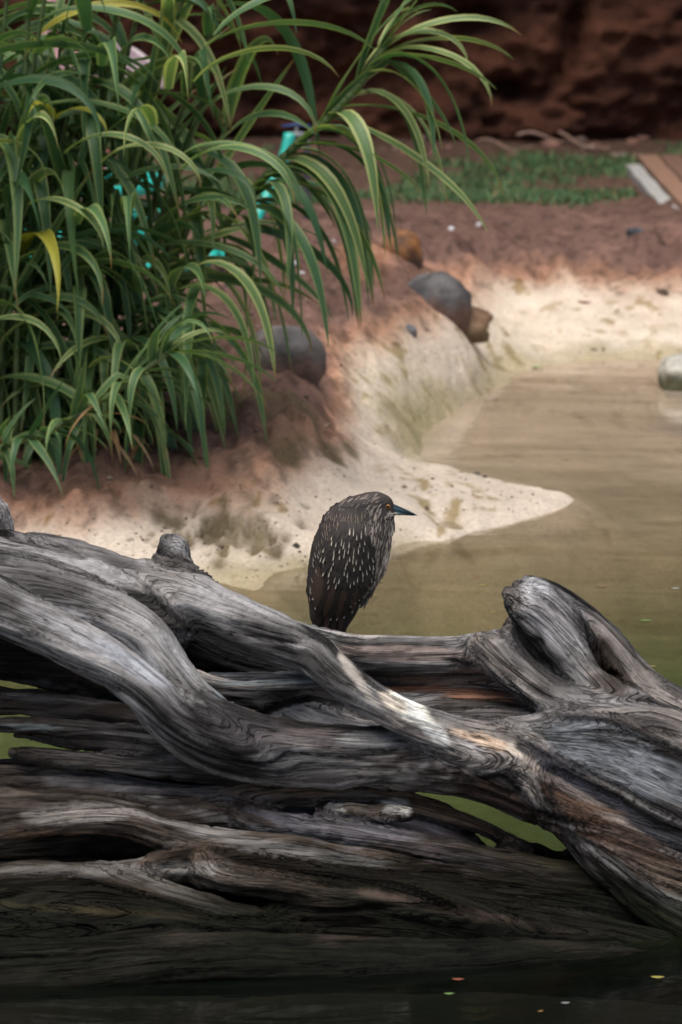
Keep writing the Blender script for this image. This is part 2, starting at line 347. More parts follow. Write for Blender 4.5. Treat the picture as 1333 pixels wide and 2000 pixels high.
def zc(X, Y, detail=True):
    X = np.asarray(X, float); Y = np.asarray(Y, float)
    z = tps_eval(PS, WZ, X, Y*.55); v = tps_eval(PS, WV, X, Y*.55)
    z = np.clip(z, -.5, .50); v = np.clip(v, -1, 4.5)
    # settle to plain values away from the part of the place that was measured
    far = sm(18.0, 19.5, Y); z = z*(1-far)+.35*far; v = v*(1-far)-1*far
    near = 1-sm(6.0, 7.2, Y); z = z*(1-near)-.5*near; v = v*(1-near)+4.5*near
    side = sm(2.6, 4.5, np.abs(X))*(Y < 17.2); tgt = np.where(X < 0, .4*sm(9.5, 11, Y)-.5*(1-sm(9.5, 11, Y)), .4*sm(15.5, 17, Y)-.5*(1-sm(15.5, 17, Y)))
    z = z*(1-side)+tgt*side; v = v*(1-side)+np.where(tgt > 0, 0, 4.2)*side
    xa, xb = _SP[0][0], _SP[-1][0]; tX = np.clip(X, xa, xb)
    yu = np.interp(tX, _SP[:, 0], _SP[:, 1]); yl = np.interp(tX, _SP[:, 0], _SP[:, 2]); hh_ = np.interp(tX, _SP[:, 0], _SP[:, 3])
    yh = (yu-yl)/2; f = 1-((Y-(yu+yl)/2)/np.maximum(yh, .02))**2; over = np.maximum(X-xb, 0)
    zs = np.where(f > 0, hh_*np.maximum(f, 0)**.75, -.11*(1-np.exp(f*yh*yh*6)))-over*.5
    wt = sm(xa, xa+.22, X)*(1-sm(.15, .4, np.maximum(Y-yu, yl-Y)))*(1-sm(.3, .8, over))
    z = z*(1-wt)+np.maximum(zs, -.16)*wt; v = v*(1-wt)+np.where(zs > .004, 2.1, 2.1+np.clip(-zs*14, 0, 1.3))*wt
    if detail:
        mud = 1-sm(.7, 1.6, v); mudw = mud*(1-sm(16.9, 17.6, Y))
        lump = fbm(X*5, Y*4, 0, 5, 3)
        z = z + mudw*(.022*(1-3*np.abs(fbm(X*4.5, Y*3, 6, 4, 13)))+.012*fbm(X*15, Y*10, 2, 4, 15))*(1-.4*sm(15.5, 16.6, Y))
        z = z + mudw*(.008*(1-3*np.abs(fbm(X*13, Y*9, 16, 3, 113)))+.030*lump + .03*np.maximum(0, fbm(X*9, Y*7, 1, 3, 9)-.1) - .05*np.maximum(0, fbm(X*7, Y*4, 2, 3, 31)-.22))
        z = z + .010*fbm(X*12, Y*8, 5, 5, 5)*(z > 0)*(1-mudw) + .002*fbm(X*45, Y*45, 5, 2, 8)
        nzf = fbm(X*22, Y*14, 3, 3, 77)
        for dx_, dy_, r_, d_ in DW:
            mk = (np.abs(X-dx_) < 3*r_) & (np.abs(Y-dy_) < 6.6*r_)
            if not mk.any(): continue
            q = ((X[mk]-dx_)**2+((Y[mk]-dy_)*.45)**2)/(r_*r_)
            sh_ = np.exp(-np.maximum(q*1.3+.9*nzf[mk], 0)**1.6); z[mk] = z[mk] - .62*d_*sh_ + .15*d_*np.exp(-(np.sqrt(q)-1.5)**2*4)
    return z, v
def ground_z(x, y): return float(zc(np.array([x]), np.array([y]))[0][0])
def on_ground(px, py):
    z = .3
    for _ in range(8): p = onz(px, py, z); z = .5*z+.5*ground_z(p[0], p[1])
    p[2] = ground_z(p[0], p[1]); return p

gx = np.unique(np.round(np.r_[-200, -80, -30, -15, -8, np.arange(-5, -2.2, .15), np.arange(-2.2, 2.2, .0135), np.arange(2.2, 5, .15), 8, 15, 30, 80, 200], 4))
gy = np.unique(np.round(np.r_[-60, -20, -5, 0, 3, np.arange(5, 9, .15), np.arange(9, 17.6, .018), np.arange(17.6, 24, .05), 30, 50, 120, 300], 4))
GX, GY = np.meshgrid(gx, gy); GZ, GV = zc(GX, GY)
nx, ny = len(gx), len(gy)
idx = np.arange(nx*ny).reshape(ny, nx)
Fq = np.stack([idx[:-1, :-1], idx[:-1, 1:], idx[1:, 1:], idx[1:, :-1]], -1).reshape(-1, 4)
me = mesh_np('ground', np.stack([GX, GY, GZ], -1).reshape(-1, 3), Fq)
vv = (GV + .28*fbm(GX*3, GY*2.2, 0, 5, 21) + .22*fbm(GX*14, GY*9, 2, 4, 51)).ravel()
keys = [-1, -.2, .3, .95, 1.35, 1.8, 2.35, 2.75, 3.1, 3.6, 4.1, 4.6]
cols = np.array([(.12, .068, .047), (.135, .075, .057), (.18, .102, .080), (.36, .195, .125), (.54, .37, .27), (.70, .585, .47), (.74, .63, .51), (.48, .40, .26), (.50, .40, .26), (.26, .22, .11), (.10, .12, .04), (.04, .055, .022)])
cl = np.stack([np.interp(vv, keys, cols[:, i]) for i in range(3)], -1)
xf, yf, zf = GX.ravel(), GY.ravel(), GZ.ravel()
pits = sm(.18, .42, fbm(xf*22, yf*14, 4, 4, 91))*((vv > 1.2) & (vv < 3.2))*sm(-.3, .2, fbm(xf*3, yf*2, 9, 3, 14))
cl = cl*(1-pits[:, None]*np.array([.45, .5, .65]))
stain = sm(.15, .5, fbm(xf*6, yf*4, 7, 4, 61))*(vv < 1.2)*(vv > -.5)
cl = cl*(1+stain[:, None]*np.array([.45, .42, .42])); clod = sm(.12, .3, fbm(xf*38, yf*24, 11, 3, 161))*(vv < 1.5); cl = cl*(1-.42*clod[:, None])
nzc = fbm(xf*24, yf*16, 3, 3, 78)
for dx_, dy_, r_, d_ in DW:              # the pits are coloured a darker brown
    if d_ > 0 and dy_ < 12.6:
        mk = (np.abs(xf-dx_) < 3*r_) & (np.abs(yf-dy_) < 6.6*r_); q = ((xf[mk]-dx_)**2+((yf[mk]-dy_)*.45)**2)/(r_*r_)
        k = (.85*np.exp(-np.maximum(q*1.2+1.1*nzc[mk], 0)**1.5)*(q < 6))[:, None]; cl[mk] = cl[mk]*(1-k)+np.array([.13, .095, .05])*k
for px, py, rx, k0, colr in [(830,830,.22,.6,(.26,.23,.11)),(800,850,.10,.6,(.16,.13,.06)),(880,800,.16,.5,(.30,.27,.13)),(1050,690,.2,.35,(.36,.30,.16)),(700,690,.1,.5,(.55,.25,.12)),(740,655,.12,.5,(.55,.27,.14)),(470,1050,.14,.35,(.33,.27,.17)),(460,1130,.12,.5,(.30,.25,.13)),(350,1130,.10,.4,(.30,.25,.13))]:
    p = onz(px, py, .08); q = ((xf-p[0])**2+((yf-p[1])*.35)**2)/(rx*rx)
    k = (k0*np.exp(-q)*(.75+.9*fbm(xf*16, yf*10, 3, 4, 101)))[:, None].clip(0, 1); cl = cl*(1-k)+np.array(colr)*k
dk = (1-sm(8.9, 9.4, yf+.15*fbm(xf*2, yf*2, 0, 3, 5)))[:, None]; cl = cl*(1-dk)+np.array([.007, .009, .006])*dk  # bed nearest the camera painted near-black to stand for shade
attr(me, 'col', cl.clip(.004, .9)); tag(obj('ground', me, M['ground']), kind='structure')

# water
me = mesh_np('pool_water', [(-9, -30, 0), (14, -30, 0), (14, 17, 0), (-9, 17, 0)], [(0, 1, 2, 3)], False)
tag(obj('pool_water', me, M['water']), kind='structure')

# ------------------------------------------------------------------ rock wall
xs = np.r_[np.arange(-30, -4, .35), np.arange(-4, 4, .03), np.arange(4, 30, .35)]; zs = np.r_[np.arange(.1, 3.0, .03), np.arange(3.0, 8.0, .15)]
WX, WZ_ = np.meshgrid(xs, zs)
dep = .32*fbm(WX*.8, WZ_*1.3, 0, 4, 5) + .16*fbm(WX*2.6, WZ_*4.5, 3, 4, 15) + .06*(1-np.abs(fbm(WX*6, WZ_*11, 5, 3, 25))*3)
crk = np.abs((WX-1.32)-.35*(WZ_-1.1)+.10*fbm(WZ_*4, WX*2, 0, 3, 3)); dep -= .28*np.exp(-(crk/.06)**2)*sm(.4, .9, WZ_)
dep += .035*fbm(WX*14, WZ_*20, 2, 3, 35)
for hx, hz, hr in [(.72, 1.02, .13), (.95, .62, .10), (1.75, 1.35, .3), (.3, 1.3, .12)]:
    dep -= .35*np.exp(-((WX-hx)**2+((WZ_-hz)*1.6)**2)/(hr*hr))
WY = 21.5 - dep - .22*(WZ_-.4)
idx = np.arange(WX.size).reshape(WX.shape)
Fq = np.stack([idx[:-1, :-1], idx[:-1, 1:], idx[1:, 1:], idx[1:, :-1]], -1).reshape(-1, 4)
me = mesh_np('rock_wall', np.stack([WX, WY, WZ_], -1).reshape(-1, 3), Fq)
k = sm(-.5, .6, fbm(WX*1.4, WZ_*2.5, 8, 4, 44)).ravel()[:, None]
wc = np.array([.048, .019, .012])*(1-k)+np.array([.125, .049, .028])*k
attr(me, 'col', wc)
tag(obj('rock_wall', me, M['rock']), 'dark red-brown rock wall behind the grass strip', 'wall')

# ------------------------------------------------------------------ driftwood: strands joined as one smooth body
def strand(pts, fy=1.0):
    P = []
    for px, py, Y, r in pts:
        p = at(px, py, Y); P.append((*p, r/ppm(Y)))
    return P, fy
def drift(name, strands, cuts, h=.0062, k=.012, seed=1, amp=1.0, off=.008):
    S = []
    for P, fy in strands:
        C = catmull(P, .014); C[:, 3] = np.maximum(C[:, 3], .0015); S.append((C, fy))
    allp = np.vstack([c for c, _ in S]); mr = .03
    lo = (allp[:, :3]-allp[:, 3:4]*1.3-mr).min(0); hi = (allp[:, :3]+allp[:, 3:4]*1.3+mr).max(0)
    n3 = np.ceil((hi-lo)/h).astype(int)+1
    ax = [lo[i]+h*np.arange(n3[i]) for i in range(3)]
    acc = np.zeros(n3, np.float32); mg = 5*k
    def field(C, fy, out_bounds=None):
        Lo = (C[:, :3]-C[:, 3:4]/min(1, fy)-mg).min(0); Hi = (C[:, :3]+C[:, 3:4]/min(1, fy)+mg).max(0)
        a = np.maximum(((Lo-lo)/h).astype(int), 0); b_ = np.minimum(((Hi-lo)/h).astype(int)+1, n3)
        f = np.full(b_-a, 9.0, np.float32)
        for i in range(0, len(C)-1):
            p, q = C[i], C[i+1]; rr = max(p[3], q[3])*max(1, 1/fy)+mg
            l2 = np.maximum(((np.minimum(p, q)[:3]-rr-lo)/h).astype(int), a); h2 = np.minimum(((np.maximum(p, q)[:3]+rr-lo)/h).astype(int)+1, b_)
            if (h2 <= l2).any(): continue
            x = (ax[0][l2[0]:h2[0]]-p[0])[:, None, None].astype(np.float32); y = (ax[1][l2[1]:h2[1]]-p[1])[None, :, None].astype(np.float32)*fy
            z = (ax[2][l2[2]:h2[2]]-p[2])[None, None, :].astype(np.float32)
            d = (q-p)[:3].copy(); d[1] *= fy; dd = float(d@d)+1e-12
            t_ = np.clip((x*d[0]+y*d[1]+z*d[2])/dd, 0, 1)
            dist = np.sqrt((x-t_*d[0])**2+(y-t_*d[1])**2+(z-t_*d[2])**2)-(p[3]+t_*(q[3]-p[3]))
            s_ = tuple(slice(l2[j]-a[j], h2[j]-a[j]) for j in range(3))
            f[s_] = np.minimum(f[s_], dist)
        return f, tuple(slice(a[j], b_[j]) for j in range(3))
    for C, fy in S:
        f, sl_ = field(C, fy); acc[sl_] += np.exp(np.clip(-f/k, -60, 40))
    D = -k*np.log(np.maximum(acc, 1e-20)); del acc
    for P, fy in cuts:
        C = catmull(P, .014); f, sl_ = field(C, fy); kk = .008
        A = D[sl_]; B = -f; hh_ = np.clip(.5+.5*(A-B)/kk, 0, 1); D[sl_] = B*(1-hh_)+A*hh_+kk*hh_*(1-hh_)
    # surface nets
    s = D < 0; c8 = [(i, j, l) for i in (0, 1) for j in (0, 1) for l in (0, 1)]
    cnt = sum(s[i:n3[0]-1+i, j:n3[1]-1+j, l:n3[2]-1+l].astype(np.int8) for i, j, l in c8)
    ci = np.argwhere((cnt > 0) & (cnt < 8)); vid = np.full(np.array(n3)-1, -1, np.int32); vid[tuple(ci.T)] = np.arange(len(ci))
    vals = {c: D[ci[:, 0]+c[0], ci[:, 1]+c[1], ci[:, 2]+c[2]] for c in c8}
    pos = np.zeros((len(ci), 3)); wsum = np.zeros(len(ci))
    for c in c8:
        for axn in range(3):
            if c[axn]: continue
            e = list(c); e[axn] = 1; e = tuple(e); A, B = vals[c], vals[e]; mk = (A < 0) != (B < 0)
            t_ = np.where(mk, A/np.where(mk, A-B, 1), 0); p = np.array(c, float)[None].repeat(len(ci), 0); p[:, axn] += t_
            pos += p*mk[:, None]; wsum += mk
    V = lo + (ci+pos/wsum[:, None])*h; FF = []
    for axn in range(3):
        u, v_ = (axn+1) % 3, (axn+2) % 3
        sa = [slice(0, n3[i]) for i in range(3)]; sb = list(sa); sa[axn] = slice(0, n3[axn]-1); sb[axn] = slice(1, n3[axn])
        e = np.argwhere(s[tuple(sa)] != s[tuple(sb)])
        e = e[(e[:, u] > 0) & (e[:, v_] > 0) & (e[:, u] < n3[u]-1) & (e[:, v_] < n3[v_]-1)]
        du = np.zeros(3, int); du[u] = 1; dv = np.zeros(3, int); dv[v_] = 1
        q = np.stack([vid[tuple((e-du-dv).T)], vid[tuple((e-dv).T)], vid[tuple(e.T)], vid[tuple((e-du).T)]], -1)
        ins = s[tuple(e.T)]; q[~ins] = q[~ins][:, ::-1]; FF.append(q)
    FF = np.vstack(FF); FF = FF[(FF >= 0).all(1)]
    # grain coordinates of every vertex
    W = np.zeros(len(V)); G = np.zeros((len(V), 3))
    for si, (C, fy) in enumerate(S):
        T = np.gradient(C[:, :3], axis=0); T /= np.linalg.norm(T, axis=1)[:, None]+1e-9
        Nn = np.cross(T, [0, 1, 0]); Nn /= np.linalg.norm(Nn, axis=1)[:, None]+1e-9; Bn = np.cross(T, Nn)
        L = np.r_[0, np.cumsum(np.linalg.norm(np.diff(C[:, :3], axis=0), axis=1))]
        for i0 in range(0, len(V), 60000):
            v = V[i0:i0+60000]; sc_ = np.array([1, fy, 1])
            d2 = ((v*sc_)**2).sum(1)[:, None]+((C[:, :3]*sc_)**2).sum(1)[None]-2*(v*sc_)@(C[:, :3]*sc_).T
            j = d2.argmin(1); dist = np.sqrt(np.maximum(d2[np.arange(len(v)), j], 0))-C[j, 3]
            w_ = np.exp(np.clip(-dist/.008, -30, 12)); r_ = v-C[j, :3]
            along = (r_*T[j]).sum(1); tw = 1.2*(L[j]+along)
            a_ = (r_*Nn[j]).sum(1); b2 = (r_*Bn[j]).sum(1)
            g = np.stack([L[j]+along+.13*si, a_*np.cos(tw)-b2*np.sin(tw), a_*np.sin(tw)+b2*np.cos(tw)], -1)
            W[i0:i0+60000] += w_; G[i0:i0+60000] += g*w_[:, None]
    G /= W[:, None]+1e-12
    # vertex normals
    a_, b_, c2, d_ = (V[FF[:, i]] for i in range(4)); fn = np.cross(c2-a_, d_-b_); vn = np.zeros_like(V)
    for i in range(4): np.add.at(vn, FF[:, i], fn)
    vn /= np.linalg.norm(vn, axis=1)[:, None]+1e-12
    gs, ga, gb = G.T
    big = fbm(gs*3.0, ga*16, gb*16, 3, seed); md = fbm(gs*3.2, ga*42, gb*42, 3, seed+5)
    fl = 1-np.abs(fbm(gs*2.4, ga*30, gb*30, 2, seed+9))*5; fl2 = 1-np.abs(fbm(gs*4, ga*60+3, gb*60, 2, seed+19))*5
    cr = np.maximum(fl, 0)**2; cr2 = np.maximum(fl2, 0)**2
    disp = off+amp*(.010*big+.0075*md-.015*cr*sm(-.2, .3, noise(gs*5, ga*12, gb*12, seed+3))-.0075*cr2)
    qq = fbm(gs*1.3, ga*15, gb*15, 3, seed+33)*5; qf = qq-np.floor(qq); ter = np.floor(qq)+sm(.82, 1.0, qf); disp += amp*.0055*np.clip(ter, -3, 3)*.8
    lump = fbm(V[:, 0]*9, V[:, 1]*9, V[:, 2]*9, 3, seed+40); disp += amp*.008*lump
    pk = at(336, 1072, 8.19); disp *= 1-.85*np.exp(-((V-pk)**2).sum(1)/.055**2)
    V2 = V+vn*disp[:, None]
    me = mesh_np(name, V2, FF)
    return me, V2, vn, G, dict(cr=cr, cr2=cr2, md=md, big=big)

def wood_cols(V, vn, G, X, base, dark, seed, spots):
    gs, ga, gb = G.T
    n1 = sm(-.35, .4, fbm(gs*2.6, ga*14, gb*14, 4, seed+60)); n1 = np.clip(n1-.5*X['cr'], 0, 1)[:, None]
    c = np.array(dark)*(1-n1)+np.array(base)*n1
    n2 = sm(.1, .5, fbm(gs*4, ga*20, gb*20, 3, seed+80))[:, None]; c = c*(1+n2*np.array([.35, .36, .38]))
    br = sm(.1, .45, fbm(gs*3, ga*10, gb*10, 3, seed+90))[:, None]; c = c*(1-br)+c*np.array([1.02, .94, .88])*br
    c = c*(1-.55*X['cr2'][:, None]*.6)
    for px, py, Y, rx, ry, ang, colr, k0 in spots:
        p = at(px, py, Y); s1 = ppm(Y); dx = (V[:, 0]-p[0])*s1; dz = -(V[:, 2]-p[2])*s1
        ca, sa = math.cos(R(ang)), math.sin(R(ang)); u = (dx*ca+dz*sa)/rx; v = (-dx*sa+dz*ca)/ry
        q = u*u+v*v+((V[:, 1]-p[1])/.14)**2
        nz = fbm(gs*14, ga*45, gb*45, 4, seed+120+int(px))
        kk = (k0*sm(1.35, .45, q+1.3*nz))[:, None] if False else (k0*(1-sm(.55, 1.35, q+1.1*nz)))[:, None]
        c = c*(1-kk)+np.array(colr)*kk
    return c
def wet_shade(c, V, z0, z1, col=(.035, .04, .022)):  # wet mossy tone low on the wood, with shade mixed into the colour
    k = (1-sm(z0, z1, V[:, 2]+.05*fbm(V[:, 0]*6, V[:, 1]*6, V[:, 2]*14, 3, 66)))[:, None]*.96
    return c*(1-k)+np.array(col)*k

# --- the upper trunk
T = [
 strand([(-260,1060,8.25,60),(-60,1085,8.22,52),(90,1105,8.2,52),(210,1135,8.18,50),(330,1165,8.15,46),(450,1208,8.1,44),(540,1240,8.05,40),(610,1270,8.0,38),(655,1312,7.94,34),(715,1357,7.9,30),(790,1400,7.87,30),(870,1432,7.86,28),(960,1462,7.86,30),(1040,1490,7.86,32)]),
 strand([(-260,1120,8.1,60),(-60,1140,8.06,55),(80,1160,8.04,52),(190,1195,8.02,50),(270,1240,7.98,48),(318,1300,7.95,44),(370,1365,7.92,44),(450,1420,7.9,48),(560,1458,7.9,48),(680,1478,7.9,46),(800,1484,7.92,44),(920,1490,7.9,46),(1040,1530,7.86,50)]),
 strand([(-260,1130,7.98,60),(-60,1165,7.94,55),(60,1215,7.9,52),(150,1262,7.87,46),(230,1305,7.85,42),(290,1352,7.83,42),(340,1405,7.83,44),(420,1452,7.85,44),(520,1482,7.88,38),(640,1496,7.9,30)]),
 strand([(-260,1100,8.16,90),(-40,1125,8.14,80),(120,1160,8.13,70),(240,1190,8.12,56),(330,1225,8.12,40)]),
 strand([(900,1480,7.95,20),(1000,1500,7.88,36),(1100,1545,7.84,46),(1220,1604,7.82,56),(1350,1668,7.81,64),(1600,1790,7.8,80)]),
 strand([(560,1400,8.14,40),(700,1450,8.0,40),(850,1470,7.98,40),(980,1490,7.96,40),(1100,1530,7.94,50),(1220,1580,7.92,80),(1350,1640,7.9,100),(1500,1700,7.9,120)]),
 strand([(-200,1240,8.12,90),(0,1270,8.12,60),(120,1290,8.1,62),(230,1330,8.08,50),(320,1380,8.05,50)]),              # wood under the roll; a colour spot paints its shadow
 strand([(560,1240,8.12,30),(640,1256,8.12,30),(720,1272,8.12,28),(800,1276,8.12,28),(890,1278,8.12,28),(960,1276,8.1,32),(1010,1290,8.06,34)]),   # level back arm
 strand([(700,1320,8.16,24),(800,1330,8.17,28),(900,1335,8.17,28),(1000,1340,8.14,28),(1060,1350,8.1,26)]),
 strand([(640,1390,8.14,40),(760,1400,8.12,38),(860,1398,8.12,40),(980,1400,8.08,36),(1060,1420,8.0,36)]),
 strand([(420,1345,8.14,30),(520,1350,8.14,34),(640,1370,8.13,36),(740,1400,8.1,30)]),
 strand([(380,1322,8.02,9),(460,1336,8.02,10),(540,1338,8.03,10),(620,1334,8.03,9),(660,1326,8.03,8)]),                 # pale rim inside the hollow
 strand([(330,1240,8.30,40),(450,1300,8.34,40),(560,1330,8.34,40),(660,1350,8.28,36)]),
 strand([(960,1272,8.06,26),(1000,1312,8.0,30),(1060,1358,7.94,30),(1120,1388,7.9,30),(1200,1406,7.88,30),(1290,1420,7.86,34),(1420,1480,7.84,40),(1600,1560,7.84,50)]),  # dark rope under the stub
 strand([(1010,1172,8.0,30),(1045,1200,7.99,42),(1095,1255,7.97,46),(1140,1310,7.95,40),(1185,1360,7.93,36),(1230,1395,7.92,30)]),           # stub
 strand([(1040,1150,8.04,22),(1090,1178,8.04,28),(1150,1222,8.04,26),(1200,1280,8.02,28),(1250,1345,7.99,32),(1320,1395,7.96,40),(1450,1460,7.92,50),(1600,1520,7.9,60)]),
 strand([(1120,1235,8.07,30),(1165,1300,8.06,36),(1220,1365,8.02,38)]),
 strand([(1015,1240,8.06,18),(1040,1275,8.04,34),(1090,1330,8.0,34)]),
 strand([(860,1462,7.95,24),(960,1466,7.91,36),(1060,1464,7.88,54),(1150,1478,7.86,76),(1240,1514,7.85,92),(1340,1566,7.84,104),(1480,1620,7.9,110),(1620,1680,7.9,120)], 1.5),   # broad grey flank
 strand([(760,1468,7.97,20),(880,1478,7.92,28),(1000,1512,7.86,30),(1090,1556,7.84,34),(1180,1618,7.82,50),(1270,1680,7.8,60),(1370,1740,7.78,70),(1500,1800,7.76,80),(1640,1850,7.76,80)]),
 strand([(640,1490,7.99,26),(760,1498,7.96,32),(880,1496,7.93,26),(1000,1532,7.88,24),(1100,1586,7.84,26),(1200,1670,7.8,50),(1300,1750,7.78,60),(1450,1850,7.76,70)]),
 strand([(300,1165,8.18,30),(322,1128,8.18,17),(328,1090,8.18,9),(320,1052,8.18,1)]), strand([(392,1170,8.18,24),(366,1138,8.18,16),(354,1100,8.18,7),(358,1070,8.18,1)]), strand([(345,1150,8.18,26),(340,1104,8.19,13),(342,1058,8.19,1)]),   # broken peg
 strand([(300,1290,8.44,30),(450,1295,8.44,34),(620,1296,8.44,34),(760,1300,8.42,34),(900,1310,8.36,30),(980,1320,8.25,30)]),  # arm at the back that the bird stands on
]
CUT = [strand([(1152,1250,7.95,9),(1176,1300,7.95,18),(1205,1350,7.95,18),(1228,1378,7.93,8)], .6),
       strand([(1166,1437,7.74,5),(1176,1438,7.74,6),(1186,1439,7.74,4)], .3),
       strand([(1040,1216,7.88,6),(1050,1235,7.88,8),(1056,1248,7.88,4)], .5),
       strand([(978,1195,7.96,8),(990,1190,7.96,9),(1000,1184,7.96,7)], .5),
       strand([(205,1272,7.78,7),(212,1274,7.78,7)], .4)]
me, V, vn, G, X = drift('driftwood_trunk', T, CUT, h=.0052, k=.020, seed=11, amp=.68)
spots = [(810,1392,7.85,62,20,32,(.95,.92,.82),1.0),(850,1430,7.83,34,18,40,(.92,.9,.82),1.0),(770,1372,7.86,30,14,35,(.62,.55,.46),.8),(960,1450,7.83,90,11,18,(.62,.46,.34),.85),(1015,1462,7.83,26,12,18,(.66,.60,.52),.8),
         (700,1325,7.9,60,10,48,(.46,.42,.38),.7),(780,1272,8.1,130,14,2,(.44,.35,.32),.6),(700,1250,8.05,60,8,6,(.5,.45,.42),.6),(870,1352,8.1,150,7,1,(.30,.13,.07),.7),(880,1330,8.12,140,10,0,(.25,.17,.13),.6),
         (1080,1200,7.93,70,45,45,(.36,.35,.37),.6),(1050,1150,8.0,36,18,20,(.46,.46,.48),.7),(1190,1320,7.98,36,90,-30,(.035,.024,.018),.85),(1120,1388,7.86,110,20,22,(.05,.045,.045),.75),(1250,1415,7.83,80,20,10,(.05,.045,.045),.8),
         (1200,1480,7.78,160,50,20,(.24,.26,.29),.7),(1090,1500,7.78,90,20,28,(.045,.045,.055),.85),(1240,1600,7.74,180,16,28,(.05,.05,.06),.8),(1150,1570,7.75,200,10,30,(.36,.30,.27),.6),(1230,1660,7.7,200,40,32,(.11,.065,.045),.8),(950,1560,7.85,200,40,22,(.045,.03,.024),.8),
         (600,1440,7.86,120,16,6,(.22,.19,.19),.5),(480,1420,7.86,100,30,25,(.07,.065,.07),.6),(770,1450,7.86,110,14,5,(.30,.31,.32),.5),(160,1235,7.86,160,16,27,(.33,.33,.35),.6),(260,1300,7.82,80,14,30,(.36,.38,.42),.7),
         (330,1125,8.17,60,40,0,(.30,.28,.27),.6),(345,1086,8.18,20,14,0,(.10,.09,.085),.8),(500,1290,8.3,190,60,8,(.012,.012,.013),.95),(500,1290,8.4,190,60,8,(.012,.012,.013),.95),(530,1336,8.0,130,9,0,(.20,.24,.26),.8),(120,1300,8.05,200,50,15,(.02,.017,.015),.9),(400,1230,8.06,160,20,20,(.06,.055,.055),.6),(560,1270,8.02,70,20,25,(.06,.055,.055),.6)]  # near-black spots in the hollow and under the roll are painted shade
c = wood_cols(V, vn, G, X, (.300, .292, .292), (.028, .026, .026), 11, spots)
c = wet_shade(c, V, -.02, .20); attr(me, 'col', c.clip(.008, .85)); attr(me, 'grain', G, 'FLOAT_VECTOR')
o = tag(obj('driftwood_trunk', me, M['wood']), 'big twisted grey driftwood trunk with upturned broken stub, in front of the bird', 'driftwood log')

# --- splintered log behind the lower left
B = [strand([(-200,1330,8.02,16),(0,1362,8.0,16),(140,1372,8.0,16),(240,1388,8.0,15),(330,1400,8.0,14)]),
     strand([(-200,1380,8.0,12),(0,1384,7.98,12),(120,1392,7.98,11),(250,1402,7.98,12),(340,1420,7.98,12)]),
     strand([(-200,1404,7.95,13),(-20,1412,7.94,13),(100,1416,7.94,14),(220,1424,7.94,14),(340,1440,7.94,16)]),
     strand([(30,1432,7.98,10),(140,1444,7.96,14),(260,1456,7.96,18),(400,1480,7.96,26)]),
     strand([(26,1470,7.94,6),(60,1474,7.94,12),(180,1486,7.93,18),(320,1500,7.93,24),(520,1510,7.95,28),(760,1525,7.98,24),(900,1548,7.98,18)]),
     strand([(-260,1500,8.14,30),(-40,1504,8.14,26),(100,1500,8.14,30),(300,1500,8.14,40),(520,1510,8.14,30)]),
     strand([(90,1420,8.12,16),(200,1430,8.12,40),(300,1450,8.12,60),(500,1480,8.12,56),(700,1500,8.12,44),(820,1510,8.1,24)])]
me, V, vn, G, X = drift('splintered_log', B, [], h=.0055, k=.006, seed=31, amp=.9, off=.002)
c = wood_cols(V, vn, G, X, (.15, .145, .145), (.035, .032, .03), 31, [(60,1425,7.9,60,6,3,(.25,.28,.28),.8),(100,1372,7.95,150,8,4,(.17,.165,.17),.5)])
attr(me, 'col', c.clip(.008, .85)); attr(me, 'grain', G, 'FLOAT_VECTOR')
tag(obj('splintered_log', me, M['wood']), 'dark splintered log with ragged ends wedged under the twisted trunk', 'driftwood log')

